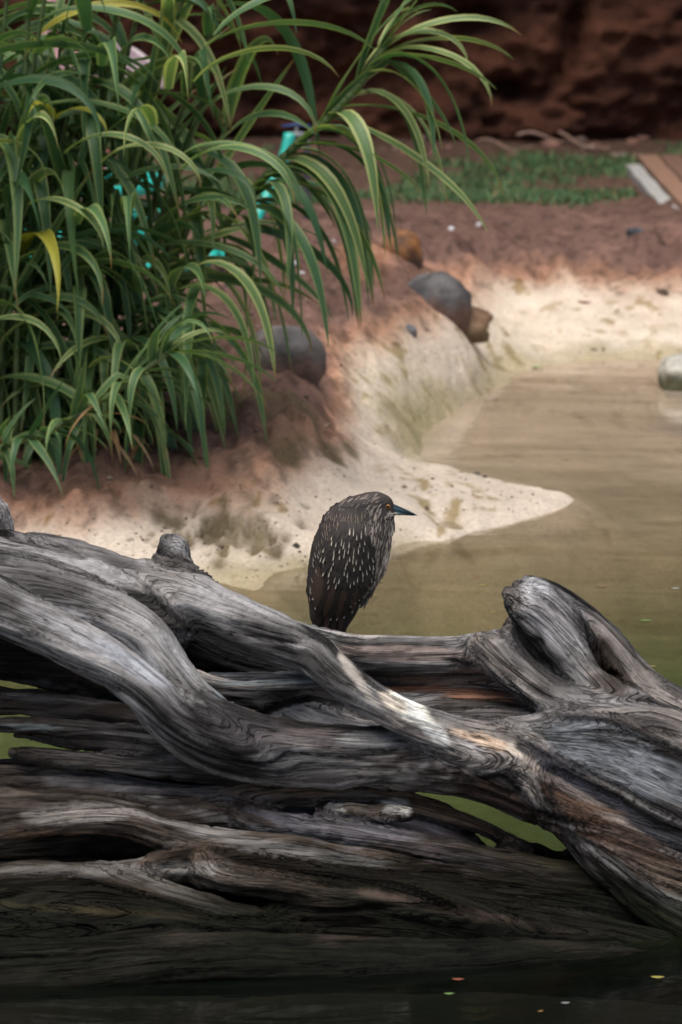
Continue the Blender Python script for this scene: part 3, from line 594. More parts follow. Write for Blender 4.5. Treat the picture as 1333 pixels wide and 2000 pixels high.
# --- the lower log at the waterline
Cc = [strand([(-260,1520,8.0,40),(-60,1535,7.98,42),(100,1540,7.97,40),(240,1556,7.96,36),(360,1568,7.95,32),(440,1566,7.95,30),(520,1554,7.94,27),(620,1547,7.94,24),(720,1552,7.95,18),(810,1572,7.95,15),(890,1596,7.94,15),(950,1620,7.93,13),(1010,1650,7.92,10),(1080,1680,7.92,14),(1160,1690,7.92,28),(1300,1740,7.9,34)]),
      strand([(-260,1560,7.94,36),(-60,1574,7.92,32),(80,1582,7.92,30),(200,1590,7.9,28),(330,1610,7.9,28),(470,1600,7.92,26)]),
      strand([(-260,1660,7.84,36),(-60,1632,7.84,26),(60,1614,7.84,24),(160,1602,7.83,24),(250,1606,7.82,27),(330,1630,7.8,30),(420,1652,7.79,30),(540,1668,7.78,30),(680,1690,7.76,30),(820,1712,7.75,30),(980,1738,7.74,28),(1120,1764,7.76,26),(1260,1800,7.8,22),(1400,1840,7.84,20)]),
      strand([(420,1585,7.93,16),(480,1600,7.9,20),(560,1612,7.88,22),(680,1632,7.86,26),(800,1655,7.85,28),(920,1680,7.84,30),(1040,1708,7.83,32),(1150,1730,7.83,34),(1232,1748,7.83,30)]),
      strand([(540,1600,7.98,30),(660,1612,7.97,36),(780,1618,7.98,40),(880,1652,7.97,40),(960,1690,7.95,26),(1000,1680,7.92,34)]),           # smooth bowl behind
      strand([(0,1650,7.98,50),(140,1650,7.98,50),(260,1660,7.96,40),(400,1680,7.94,40),(600,1720,7.92,50),(800,1760,7.92,60),(1000,1790,7.9,60),(1200,1820,7.9,50)]),
      strand([(-260,1720,7.76,30),(-60,1714,7.75,24),(60,1706,7.74,22),(170,1704,7.73,21),(270,1700,7.73,22),(350,1690,7.74,24),(440,1690,7.74,22),(540,1704,7.73,20),(640,1722,7.72,20),(760,1742,7.71,20),(880,1762,7.7,20),(1000,1790,7.7,20),(1140,1822,7.7,20),(1300,1856,7.7,20)]),
      strand([(180,1712,7.72,16),(260,1730,7.7,22),(340,1756,7.68,24),(430,1784,7.66,22),(530,1806,7.67,18),(640,1824,7.74,14),(740,1836,7.84,12)]),
      strand([(400,1700,7.72,16),(440,1716,7.7,18),(520,1728,7.69,16),(640,1746,7.68,14),(760,1764,7.68,15),(900,1790,7.68,15),(1040,1816,7.7,14),(1180,1842,7.74,14),(1320,1866,7.8,14)]),
      strand([(-260,1760,7.72,34),(-60,1756,7.7,30),(60,1752,7.69,28),(180,1758,7.68,26),(280,1774,7.67,24),(400,1796,7.66,20)]),
      strand([(-200,1790,7.68,24),(20,1786,7.67,20),(160,1792,7.66,20),(300,1806,7.65,18),(440,1818,7.64,16),(560,1826,7.66,18),(700,1836,7.74,14)]),
      strand([(520,1800,7.72,36),(640,1800,7.7,44),(760,1812,7.7,44),(860,1830,7.7,40),(980,1850,7.7,36),(1120,1862,7.7,34),(1280,1876,7.7,30)]),
      strand([(-260,1840,7.7,60),(-40,1835,7.68,56),(160,1835,7.68,50),(320,1850,7.68,48),(500,1860,7.68,44),(700,1870,7.68,40),(900,1880,7.7,36)]),
      strand([(-260,1880,7.6,36),(-60,1876,7.58,36),(80,1874,7.57,34),(200,1866,7.58,30),(310,1854,7.6,26),(420,1846,7.63,16)]),
      strand([(-260,1820,7.88,130),(0,1810,7.88,120),(300,1810,7.88,120),(600,1820,7.88,110),(900,1840,7.88,92),(1200,1870,7.88,76),(1500,1900,7.88,70)]),
      strand([(-260,1925,7.44,34),(-40,1922,7.42,34),(200,1912,7.42,36),(420,1900,7.44,36),(640,1902,7.46,34),(860,1900,7.5,30),(1060,1890,7.55,26),(1300,1880,7.62,20)]),
      strand([(-260,1890,7.52,40),(0,1886,7.5,40),(260,1876,7.5,44),(500,1870,7.52,44),(760,1876,7.54,40),(1000,1874,7.58,34),(1200,1876,7.63,26)]),
      strand([(-200,1600,8.1,70),(100,1610,8.1,60),(400,1620,8.1,40),(620,1595,8.1,40),(760,1610,8.08,42),(860,1655,8.06,44),(980,1712,8.03,38),(1120,1740,8.03,50),(1300,1800,8.0,60)]),
      strand([(640,1592,7.90,10),(680,1588,7.88,10),(720,1590,7.88,8),(760,1586,7.88,9),(798,1590,7.88,6)])]
CUTC = [strand([(-60,1668,7.74,24),(60,1662,7.73,27),(160,1664,7.73,24),(240,1670,7.73,17),(278,1676,7.73,8)], .45),
        strand([(430,1722,7.62,4),(500,1732,7.62,7),(620,1748,7.62,7),(760,1768,7.6,6)], .5),
        strand([(690,1595,7.84,5),(712,1600,7.84,6),(740,1603,7.84,4)], .5)]
me, V, vn, G, X = drift('waterline_log', Cc, CUTC, h=.0055, k=.016, seed=53, amp=.8)
spots = [(330,1600,7.78,180,14,12,(.40,.37,.35),.6),(150,1598,7.8,110,12,-4,(.38,.35,.33),.6),(560,1655,7.75,200,12,8,(.30,.30,.30),.5),(300,1540,7.9,260,16,3,(.20,.19,.20),.6),(560,1545,7.9,160,16,0,(.17,.12,.085),.7),(850,1580,7.9,140,20,18,(.12,.08,.055),.8),
         (700,1608,7.9,180,26,6,(.28,.27,.31),.7),(780,1585,7.85,30,9,0,(.55,.54,.50),.9),(655,1584,7.85,22,7,0,(.5,.5,.48),.8),(860,1650,7.88,160,20,12,(.14,.12,.13),.6),(140,1640,7.8,140,18,2,(.16,.10,.065),.8),
         (150,1700,7.7,180,10,-2,(.34,.32,.31),.6),(340,1700,7.7,100,14,-4,(.34,.32,.30),.6),(360,1745,7.66,120,10,18,(.32,.30,.28),.6),(900,1780,7.66,200,12,12,(.30,.21,.18),.7),(1060,1815,7.65,120,10,14,(.30,.21,.18),.7),(680,1800,7.64,120,28,4,(.23,.16,.14),.8),(800,1800,7.66,60,24,4,(.16,.17,.12),.6),
         (200,1782,7.62,260,7,2,(.22,.17,.09),.5),(180,1862,7.55,230,14,-4,(.10,.105,.05),.8),(1150,1700,7.8,120,14,12,(.12,.11,.06),.6)]
c = wood_cols(V, vn, G, X, (.15, .125, .108), (.020, .015, .012), 53, spots)
c = wet_shade(c, V, .02, .27, (.007, .008, .005)); attr(me, 'col', c.clip(.006, .85)); attr(me, 'grain', G, 'FLOAT_VECTOR')  # near-black tone paints shade over the wet base of the log
tag(obj('waterline_log', me, M['wood']), 'brownish ridged driftwood log lying half in the dark water', 'driftwood log')

# --- pale branch end standing at the left edge
E = [strand([(-60,1150,8.5,22),(-40,1080,8.5,26),(-10,1030,8.5,24),(-4,990,8.5,16),(-12,955,8.5,6)]), strand([(-30,1090,8.5,24),(8,1060,8.5,16),(18,1030,8.5,12),(12,990,8.5,5)])]
me, V, vn, G, X = drift('branch_stump', E, [], h=.004, k=.008, seed=71, amp=.6, off=0)
c = wood_cols(V, vn, G, X, (.55, .55, .56), (.28, .28, .28), 71, []); attr(me, 'col', c); attr(me, 'grain', G, 'FLOAT_VECTOR')
tag(obj('branch_stump', me, M['wood']), 'pale grey pointed branch end poking up behind the twisted trunk', 'branch')

# ------------------------------------------------------------------ stones
def rock_mesh(name, rx, ry, rz, seed, cols, rough=.16, n=40, flat=0.0, sq=1.0):
    th = np.linspace(0, math.pi, n//2+1); ph = np.linspace(0, 2*math.pi, n, endpoint=False)
    TH, PH = np.meshgrid(th, ph, indexing='ij'); x = np.sin(TH)*np.cos(PH); y = np.sin(TH)*np.sin(PH); z = np.cos(TH)
    r_ = 1-.10*np.abs(noise(x*1.3+seed, y*1.3, z*1.3+5, seed+3))*2+rough*fbm(x*1.1+seed, y*1.1, z*1.1, 3, seed)*1.3+rough*.45*fbm(x*4, y*4, z*4+seed, 4, seed+1)-rough*.3*np.abs(fbm(x*2.2, y*2.2, z*2.2+seed, 2, seed+2))
    fac = np.maximum(np.abs(x), np.maximum(np.abs(y), np.abs(z)))**(-.22*sq); r_ = r_*fac*.92
    V = np.stack([x*r_*rx, y*r_*ry, np.maximum(z*r_, -.55)*rz], -1).reshape(-1, 3)
    m_, k_ = TH.shape; F_ = [(i*k_+j, (i+1)*k_+j, (i+1)*k_+(j+1) % k_, i*k_+(j+1) % k_) for i in range(m_-1) for j in range(k_)]
    me = mesh_np(name, V, F_)
    f = sm(-.3, .3, fbm(V[:, 0]*9/rx*.15, V[:, 1]*9, V[:, 2]*12, 4, seed+4))[:, None]
    c = np.array(cols[0])*(1-f)+np.array(cols[1])*f
    if len(cols) > 2:
        g = (1-sm(-.1, .3, V[:, 2]/rz+.3*fbm(V[:, 0]*20, V[:, 1]*20, 0, 3, seed+9)))[:, None]; c = c*(1-g)+np.array(cols[2])*g
    attr(me, 'col', c); return me
def rock(name, px, py, wpx, hpx, dratio, seed, cols, label, sink=.52, tilt=0, cat='rock', group=None, **kw):
    p = on_ground(px, py+hpx*.35); s1 = ppm(p[1]); rx = wpx/2/s1; rz = hpx/1.55/s1
    me = rock_mesh(name, rx, rx*dratio, rz, seed, cols, **kw)
    me.materials.append(M['stone']); o = bpy.data.objects.new(name, me); o.location = (p[0], p[1]+rx*dratio*.2, p[2]+rz*(.5-sink)); o.rotation_euler = (0, R(tilt), R(seed*13 % 40-20))
    link(o); return tag(o, label, cat, group)
rock('boulder', 857, 556, 160, 128, .8, 3, [(.052,.050,.052),(.115,.108,.105),(.14,.08,.06)], 'smooth dark grey boulder half sunk in the red bank', rough=.1)
rock('boulder', 900, 622, 150, 70, .7, 12, [(.15,.085,.05),(.24,.15,.09),(.16,.11,.06)], 'low brown rock just below the dark grey boulder', rough=.2)
rock('boulder', 782, 470, 104, 108, .8, 8, [(.30,.13,.035),(.12,.06,.035),(.06,.035,.025)], 'rusty orange rock touching the dark grey boulder', rough=.18)
rock('boulder', 556, 664, 172, 130, .8, 15, [(.085,.08,.08),(.13,.112,.10),(.12,.075,.06)], 'rounded grey boulder under the drooping reed leaves', rough=.12)
wr = rock('boulder', 1345, 742, 150, 90, .8, 21, [(.48,.46,.40),(.36,.34,.28),(.09,.09,.045)], 'whitish rock standing in the shallow water', rough=.12)
p = onz(1352, 762, 0); wr.location = (p[0], p[1]+.08, .035)
rock('stone', 803, 650, 28, 24, .9, 5, [(.06,.065,.075),(.11,.11,.12)], 'small blue-grey stone on the orange slope below the brown rock', cat='stone')
rock('stone', 1240, 476, 40, 32, .9, 6, [(.05,.052,.06),(.10,.10,.11)], 'small dark stone with a pale top on the far red bank', cat='stone')
rock('stone', 1294, 567, 26, 24, .9, 9, [(.07,.045,.03),(.11,.07,.045)], 'dark brown lump on the upper edge of the far cream bank', cat='stone')
for i, (px, py, wd, lb) in enumerate([(650,468,17,'white pebble under the long hanging leaf tips'), (882,445,16,'white pebble on the bank crest right of the orange rock'), (936,437,12,'smaller pale pebble beside the white one on the bank crest'), (572,512,20,'white pebble lying among the reed leaf tips'), (704,410,15,'white pebble at the edge of the grass behind the reed'), (590,530,14,'pale pebble below the white one among the leaf tips')]):
    rock('pebble', px, py, wd, wd*.7, .8, 30+i, [(.62,.62,.66),(.5,.5,.52)], lb, cat='pebble', n=16, group='white pebbles on the red bank')
# grit and crumbs of earth strewn over the bank
NG = 2600; gpx = rng.uniform(0, 1333, NG); gpy = np.r_[rng.uniform(430, 900, NG//2), rng.normal(1000, 60, NG-NG//2).clip(880, 1130)]
gP = np.array([onz(a, b, .2) for a, b in zip(gpx, gpy)]); gZ, gV = zc(gP[:, 0], gP[:, 1]); kp = (gZ > .005) & (gP[:, 1] < 17.3); gP, gZ = gP[kp], gZ[kp]
gr = rng.uniform(.002, .006, len(gP))*(1+1.2*(rng.random(len(gP)) < .06)); gP[:, 2] = gZ+gr*.25
oc = np.array([(1,0,0),(-1,0,0),(0,1,0),(0,-1,0),(0,0,.7),(0,0,-.7)]); of = np.array([(0,2,4),(2,1,4),(1,3,4),(3,0,4),(2,0,5),(1,2,5),(3,1,5),(0,3,5)])
Vg = (gP[:, None]+oc[None]*gr[:, None, None]*rng.uniform(.6, 1.4, (len(gP), 6, 1))).reshape(-1, 3); Fg = (of[None]+6*np.arange(len(gP))[:, None, None]).reshape(-1, 3)
me = mesh_np('grit', Vg, Fg, False); pal = np.array([(.13,.08,.055),(.20,.13,.09),(.10,.07,.05),(.26,.18,.13),(.34,.28,.21),(.06,.055,.05)])
attr(me, 'col', np.repeat(pal[rng.integers(0, 6, len(gP))], 6, 0)); tag(obj('grit', me, M['stone']), kind='stuff')
# rubble and sticks along the foot of the wall
for i in range(26):
    px = rng.uniform(560, 1330); py = rng.uniform(262, 300); wd = rng.uniform(14, 46) if i != 5 else 40
    kc = [(.28,.14,.10),(.20,.10,.07),(.14,.075,.05),(.24,.17,.13)][i % 4]
    rock('rubble_stone', px, py, wd, wd*.5, .8, 50+i, [kc, tuple(x*.7 for x in kc)], ('pale reddish', 'brick-red', 'dark brown', 'tan')[i % 4]+' rubble stone, '+('small' if wd < 24 else 'middling' if wd < 36 else 'large')+', '+('behind the reed' if px < 720 else 'behind the orange rock' if px < 860 else 'by the thin twig' if px < 1010 else 'among the long sticks' if px < 1190 else 'behind the boardwalk')+(', nearer the grass' if py > 285 else ', midway' if py > 275 else ', against the wall'), cat='stone', n=14, group='rubble stones along the foot of the rock wall', rough=.3)
for px0, py0, px1, py1, r_, lb in [(1060,262,1190,300,.013,'long pale stick leaning along the wall foot'), (1010,272,1140,278,.011,'reddish stick lying above the pale one at the wall foot'), (930,285,1040,296,.009,'thin brown twig among the rubble at the wall foot')]:
    a_ = on_ground(px0, py0+10); b_ = on_ground(px1, py1+6); a_[2] += .05; b_[2] += .03; mb = MB()
    pts = [a_+(b_-a_)*t_+np.array([0, .02*math.sin(9*t_), .02*math.sin(7*t_)]) for t_ in np.linspace(0, 1, 9)]
    mb.tube(pts, [r_*(1-.5*t_) for t_ in np.linspace(0, 1, 9)], 8, (.30,.19,.14)); tag(mb.build('stick', M['litter']), lb, 'stick')

# ------------------------------------------------------------------ grass strip
gm = simple_mat('grass', (1, 1, 1, 1), .6, .3, 4, 0, useattr=True)
NB = 60000; GXx = rng.uniform(-3.4, 3.2, NB); GYy = rng.uniform(17.75, 21.2, NB)
dens = 1.5*fbm(GXx*1.9, GYy*1.2, 0, 4, 71)+.35*np.exp(-((GYy-18.7)/.8)**2)+.12*(GXx < 0)-.12*sm(18.3, 20, GYy)-.25*((GXx > 1.45)&(GYy < 19.6))
keep = dens > .14+.28*rng.random(NB); gx_, gy_ = GXx[keep], GYy[keep]
gz_, _ = zc(gx_, gy_); hgt = rng.uniform(.015, .05, len(gx_)); an = rng.uniform(0, 2*math.pi, len(gx_)); le = rng.uniform(0, .05, len(gx_)); a2 = rng.uniform(0, 6.28, len(gx_))
wv = np.stack([np.cos(an), np.sin(an), 0*an], -1)*.006; b0 = np.stack([gx_, gy_, gz_-.005], -1); tp = b0+np.stack([np.cos(a2)*le, np.sin(a2)*le, hgt], -1)
V = np.stack([b0-wv, b0+wv, tp], 1).reshape(-1, 3); F_ = np.arange(len(V)).reshape(-1, 3)
me = mesh_np('grass', V, F_); q = rng.random((len(gx_), 1)); gc = np.array([.05,.14,.05])*(1-q)+np.array([.11,.20,.07])*q
dry = rng.random(len(gx_)) < .12; gc[dry] = (.24, .18, .08); attr(me, 'col', np.repeat(gc, 3, 0)); tag(obj('grass', me, gm), kind='stuff')

# ------------------------------------------------------------------ kerb and boardwalk on the right
def strip(name, p0, p1, wd, ht, material, parent, col, dz=0.0):
    p0, p1 = np.array(p0, float), np.array(p1, float); d = p1-p0; L = np.linalg.norm(d); yaw = math.atan2(d[1], d[0]); mb = MB()
    n_ = max(2, int(L/.25)); d /= L; sd = np.array([-d[1], d[0], 0]); vs_ = []; fs = []
    for i in range(n_+1):
        p = p0+d*L*i/n_; j = .004*math.sin(i*2.3)
        vs_ += [p-sd*wd/2+[0,0,dz], p-sd*wd/2+[0,0,dz+ht+j], p+sd*wd/2+[0,0,dz+ht+j], p+sd*wd/2+[0,0,dz]]
        if i:
            b_ = 4*(i-1); fs += [(b_, b_+1, b_+5, b_+4), (b_+1, b_+2, b_+6, b_+5), (b_+2, b_+3, b_+7, b_+6), (b_+3, b_, b_+4, b_+7)]
    fs += [(0, 3, 2, 1), (4*n_, 4*n_+1, 4*n_+2, 4*n_+3)]
    mb.add(vs_, fs, col); return mb.build(name, material, parent, smooth=False, bevel=.006)
ka, kb = on_ground(1243, 344), on_ground(1313, 408)
ka[2] = kb[2] = .33
tag(strip('concrete_kerb', ka+(ka-kb)*.1, kb, .075, .06, M['litter'], None, (.36, .35, .33)), 'pale concrete kerb strip beside the brown boards', 'kerb')
root = tag(empty('boardwalk', tuple(ka)), 'brown wooden boardwalk running off beside the concrete kerb', 'boardwalk')
dirv = (kb-ka)/np.linalg.norm(kb-ka); sd = np.array([-dirv[1], dirv[0], 0])
if sd[0] < 0: sd = -sd
for i in range(7):
    a_ = ka+sd*(.10+.115*i)-dirv*.5-ka; kk = rng.uniform(.8, 1.2)
    strip('plank', a_, a_+dirv*2.6, .105, .035, M['litter'], root, tuple(np.array((.21,.12,.08))*kk), dz=.045+.003*rng.uniform(-1, 1))
for i in range(3):
    a_ = dirv*(-.3+i*1.0)+sd*.05; strip('joist', a_, a_+sd*.85, .07, .05, M['litter'], root, (.10,.06,.04), dz=-.01)

# ------------------------------------------------------------------ tap post and turquoise hose
hm, t, b, o_ = mat('turquoise_hose'); b.inputs['Base Color'].default_value = (.02, .42, .34, 1); b.inputs['Roughness'].default_value = .35
gmt = simple_mat('grey_metal', (1, 1, 1, 1), .45, .2, 20, .1, useattr=True)
pb = on_ground(600, 428); root = tag(empty('tap_post', tuple(pb)), 'grey post with a tap and blue handle behind the reed', 'tap post'); s1 = ppm(pb[1])
mb = MB(); mb.box((0, 0, 62/s1), (.034, .034, 124/s1), col=(.075,.075,.085)); mb.build('post', gmt, root, False, .003)
top = 150/s1
mb = MB(); mb.tube([(0,0,120/s1),(0,0,top),(-.02,0,top+.03),(-.07,-.02,top+.03),(-.09,-.03,top)], .016, 10, (.17,.18,.19)); mb.build('tap_pipe', gmt, root)
mb = MB(); mb.tube([(-.045,0,top+.03),(-.045,0,top+.065)], .007, 8, (.2,.2,.2)); mb.build('tap_stem', gmt, root)
mb = MB(); mb.tube([(-.11,0,top+.068),(-.045,.0,top+.076),(.02,0,top+.068)], [.005,.008,.005], 8, (.03,.07,.20)); mb.build('tap_handle', gmt, root)
mb = MB(); Yp = pb[1]-.03
path = [(566,262,Yp),(562,285,Yp-.02),(552,318,Yp-.05),(532,362,Yp-.1),(512,405,Yp-.18),(494,440,Yp-.28),(468,474,Yp-.5),(452,498,Yp-.8)]
pts = [at(*q) for q in path]
gl_ = on_ground(400, 540); cz = on_ground(165, 530)
pts += [np.array([gl_[0]+.06, gl_[1]+.05, ground_z(gl_[0]+.06, gl_[1]+.05)+.06]), np.array([gl_[0]-.05, gl_[1]-.1, ground_z(gl_[0]-.05, gl_[1]-.1)+.05])]
cx_, cy_ = cz[0]-.02, cz[1]
for k_ in range(62):
    a_ = -.25-k_*.33; rr = .26+.05*math.sin(k_*.21+1)+.02*math.sin(k_*1.7); x = cx_+rr*math.cos(a_)*1.15+.04*math.sin(k_*.33*.31*5); y = cy_+rr*math.sin(a_)
    zz = ground_z(x, y); pts.append(np.array([x, y, zz+.03+.011*k_/2+.03*max(0, math.sin(k_*.5))]))
C = catmull(np.array([[*p, 0] for p in pts]), .02)[:, :3]
L = np.r_[0, np.cumsum(np.linalg.norm(np.diff(C, axis=0), axis=1))]
mb.tube(C, [  .026+.0012*math.sin(l*2*math.pi/.045) for l in L], 10, (1, 1, 1))
tag(mb.build('hose', hm), 'turquoise hose coiled on the bank and rising to the tap post', 'hose')

# ------------------------------------------------------------------ flamingo behind the reed
fm = simple_mat('flamingo_feathers', (1, 1, 1, 1), .7, .12, 40, .3, 60, .004, useattr=True)
YF = 16.9
def fp(px, py, dy=0): return at(px, py, YF+dy)
fb = on_ground(232, 425); YF = fb[1]; root = tag(empty('flamingo', tuple(fb)), 'pale pink flamingo standing on the grass, mostly hidden by the reed', 'flamingo')
def skin(name, chains, material, parent, sub=2):
    me = bpy.data.meshes.new(name); vs_, es, rs = [], [], []
    for ch in chains:
        st = len(vs_)
        for i, (p, r_) in enumerate(ch):
            if i == 0 and isinstance(p, int): last = p; continue
            vs_.append(tuple(p)); rs.append(r_)
            if i > 0: es.append((last, len(vs_)-1))
            last = len(vs_)-1
    me.from_pydata(vs_, es, []); o = bpy.data.objects.new(name, me); COL.objects.link(o)
    md_ = o.modifiers.new('skin', 'SKIN'); md_.use_smooth_shade = True
    for v, r_ in zip(me.skin_vertices[0].data, rs): v.radius = (r_, r_) if not hasattr(r_, '__len__') else r_
    me.skin_vertices[0].data[0].use_root = True
    s_ = o.modifiers.new('sub', 'SUBSURF'); s_.levels = sub; s_.render_levels = sub
    dg = bpy.context.evaluated_depsgraph_get(); m2_ = bpy.data.meshes.new_from_object(o.evaluated_get(dg)); m2_.name = name
    bpy.data.objects.remove(o); m2_.materials.clear(); m2_.materials.append(material)
    m2_.polygons.foreach_set('use_smooth', [True]*len(m2_.polygons))
    return link(bpy.data.objects.new(name, m2_), parent)
q = lambda px, py, dy=0: tuple(fp(px, py, dy)-fb)
body = skin('body', [[(q(325,170),.02),(q(300,150),.05),(q(262,132),.095),(q(215,118),.115),(q(170,128),.10),(q(135,138),.062),(q(108,118),.046),(q(94,80),.042),(q(98,30),.038),(q(112,-25),.034),(q(128,-65),.03),(q(146,-84),.032)]], fm, root)
n_ = len(body.data.vertices); co = np.empty(n_*3); body.data.vertices.foreach_get('co', co); co = co.reshape(-1, 3)
k = sm(-.1, .45, co[:, 0]+.25)[:, None]; attr(body.data, 'col', np.array([.62,.34,.36])*(1-k)+np.array([.66,.58,.60])*k)
mb = MB()
for sgn in (-1, 1):
    for i in range(9):
        a_ = np.array(q(190+i*8, 92+i*5, sgn*.10)); b_ = np.array(q(262+i*8, 112+i*7, sgn*.075)); d_ = b_-a_; u_ = np.array([.02, 0, .045])
        mb.add([a_-u_, a_+u_, a_+d_*.6+u_*1.1, b_, a_+d_*.6-u_*1.1], [(0, 1, 2, 3, 4)], (.66,.50,.53))
mb.build('wing_feathers', fm, root)['kind'] = 'stuff'
for px, dy in ((205, -.04), (262, .04)):
    mb = MB(); mb.tube([q(px+22, 150, dy), q(px+10, 200, dy), q(px, 254, dy)], [.022, .013, .012], 8, (.55,.12,.13)); lg = mb.build('leg', fm, root)
    mb = MB(); mb.tube([q(px, 246, dy), q(px, 256, dy), q(px+1, 268, dy)], [.013, .024, .012], 8, (.60,.06,.07)); mb.build('knee', fm, lg)
    mb = MB(); foot = np.array(q(px+2, 425, dy)); foot[2] = .01; mb.tube([q(px+1, 262, dy), tuple(foot)], [.011, .010], 8, (.55,.14,.15)); mb.build('shank', fm, lg)
    mb = MB()
    for a_ in (-.5, 0, .5): mb.tube([foot, foot+np.array([-.10*math.cos(a_), .10*math.sin(a_), -.005])], [.009, .005], 6, (.5,.2,.2))
    mb.build('foot', fm, lg)
mb = MB(); hd = np.array(q(146,-84)); mb.tube([hd+[.0,0,0], hd+[.045,0,-.02], hd+[.07,0,-.055], hd+[.065,0,-.09]], [.028,.024,.018,.004], 10, (.06,.05,.05)); mb.build('bill', fm, root)

# ------------------------------------------------------------------ the reed: canes and their leaves
def leaf_mesh(e0, droop, wid, seed, kink=None, hang=None):
    rr = random.Random(seed); nS = 13; P = [np.zeros(3)]; ths = []; lat = 0; ang = e0
    for i in range(nS):
        t_ = (i+.5)/nS; ang = e0-droop*(t_**.9)*(1-.25*math.sin(3*t_))
        if hang: ang = e0-(e0+R(86))*(1-math.exp(-3.4*hang*t_*t_**.35))
        if kink and t_ > kink: ang -= R(65)
        ang = max(ang, R(-88)); ths.append(ang); lat += rr.uniform(-.03, .03)
        P.append(P[-1]+np.array([math.cos(ang), lat*math.cos(ang), math.sin(ang)])/nS)
    ths.append(ths[-1]); V = []; B_ = []; us = (-1, -.5, 0, .5, 1); tw0 = rr.choice((-1, 1))*rr.uniform(.5, .95)
    for i in range(nS+1):
        t_ = i/nS; wv_ = wid/2*min(1, .62+t_*3.0)*(1-t_**1.9)**.85*(1+.04*math.sin(t_*19+seed)) if i < nS else .0012
        a = ths[i]; nrm = np.array([-math.sin(a), 0, math.cos(a)]); tw = tw0*t_*1.8; sdv = np.array([0, math.cos(tw), 0])+nrm*math.sin(tw)
        up = nrm*math.cos(tw)-np.array([0, 1, 0])*math.sin(tw)
        for u in us:
            V.append(P[i]+sdv*u*wv_+up*(abs(u)*wv_*.42*(1-.5*t_)+.05*wv_*math.sin(t_*31+u*4+seed))); B_.append((u, t_, 0))
    F_ = [(i*5+j, i*5+j+1, (i+1)*5+j+1, (i+1)*5+j) for i in range(nS) for j in range(4)]
    me = mesh_np('leaf', V, F_); attr(me, 'blade', B_, 'FLOAT_VECTOR'); return me
LT = {}
for e in (85, 68, 50, 32, 12, -12, -35):
    for v in range(4): LT[(e, v)] = leaf_mesh(R(e), R(e+(60, 95, 80, 45)[v] if e > 0 else 60+e*.6), (.066, .078, .058, .072)[v], e*10+v+7)
for i in range(4): LT[('u', i)] = leaf_mesh(R((58, 70, 76, 64)[i]), R((8, 40, 25, 60)[i]), .06, 820+i)
for i in range(5): LT[('h', i)] = leaf_mesh(R((30, 15, 40, 5, 22)[i]), 0, (.066, .074, .06, .07, .078)[i], 700+i, hang=(1.0, 1.25, .8, 1.3, 1.1)[i])
for i in range(4): LT[('k', i)] = leaf_mesh(R(62-i*6), R(60), .068, 900+i, kink=.38+.08*i)
MESHMAT = {}
def leaf_variant(me, mk):
    key = (me.name, mk)
    if key not in MESHMAT: m2_ = me.copy(); m2_.materials.clear(); m2_.materials.append(M[mk]); MESHMAT[key] = m2_
    return MESHMAT[key]
reed = tag(empty('giant_reed', tuple(on_ground(90, 850))), 'tall clump of striped green reed with arching leafy canes on the red bank', 'reed')
RB = np.array(reed.location)
def put_leaf(par, p, az, e, v, L, mk, wf=1.0, roll=0):
    o = bpy.data.objects.new('leaf', leaf_variant(LT[(e, v)], mk)); o.location = p; o.rotation_euler = (R(roll), 0, az); o.scale = (L, L**.35*wf*.86, L)
    return link(o, par)
def cane(ctrl, r0, r1, nleaf, t0=.1, Lr=(.38, .52), right=.75, kinds=('leaf',)*6+('leaf_pale',)*2, seed=0, elev=(68, 50, 32), azs=None, wf=1.0, sheath=False, label=None, topL=1.0, hangp=.35):
    rr = random.Random(seed); C = catmull(np.array([[*c, 0] for c in ctrl]), .02)[:, :3]; nC = len(C)
    mb = MB(); rad = [r0+(r1-r0)*i/nC+(.0018 if i % 4 == 0 else 0) for i in range(nC)]
    mb.tube(C-RB, rad, 8); st = mb.build('cane', M['stem'], reed)
    if label: st['label'] = label
    for i in range(nleaf):
        t_ = t0+(1-t0)*i/max(1, nleaf-1); j = min(nC-2, int(t_*(nC-1))); p = C[j]-RB; tg = C[j+1]-C[j]; tg /= np.linalg.norm(tg)
        if azs is not None: az = R(rr.choice(azs)+rr.uniform(-18, 18))
        else: az = R(rr.uniform(-100, 20)) if rr.random() < right else R(rr.uniform(130, 255))
        e = rr.choice(elev) if t_ < .93 else rr.choice((85, 68))
        L = rr.uniform(*Lr)*(1-.30*max(0, t_-.75)/.25*(1-topL)); mk = rr.choice(kinds)
        v = rr.randrange(4)
        if rr.random() < .08 and e != 85: e, v = 'k', rr.randrange(4)
        elif rr.random() < .16: e, v = 'u', rr.randrange(4)
        elif rr.random() < hangp: e, v = 'h', rr.randrange(5)
        put_leaf(st, p, az, e, v, L, mk, wf, rr.uniform(-12, 12))
        if sheath:
            sb = MB(); a_ = C[j]-RB; sb.tube([a_-tg*.0, a_+tg*.03, a_+tg*.055], [r0*1.05, r0*1.35, r0*.7], 8); sb.build('sheath', M['stem'], st)
    return st
G3 = lambda px, py: on_ground(px, py)
def A(px, py, Y): return at(px, py, Y)
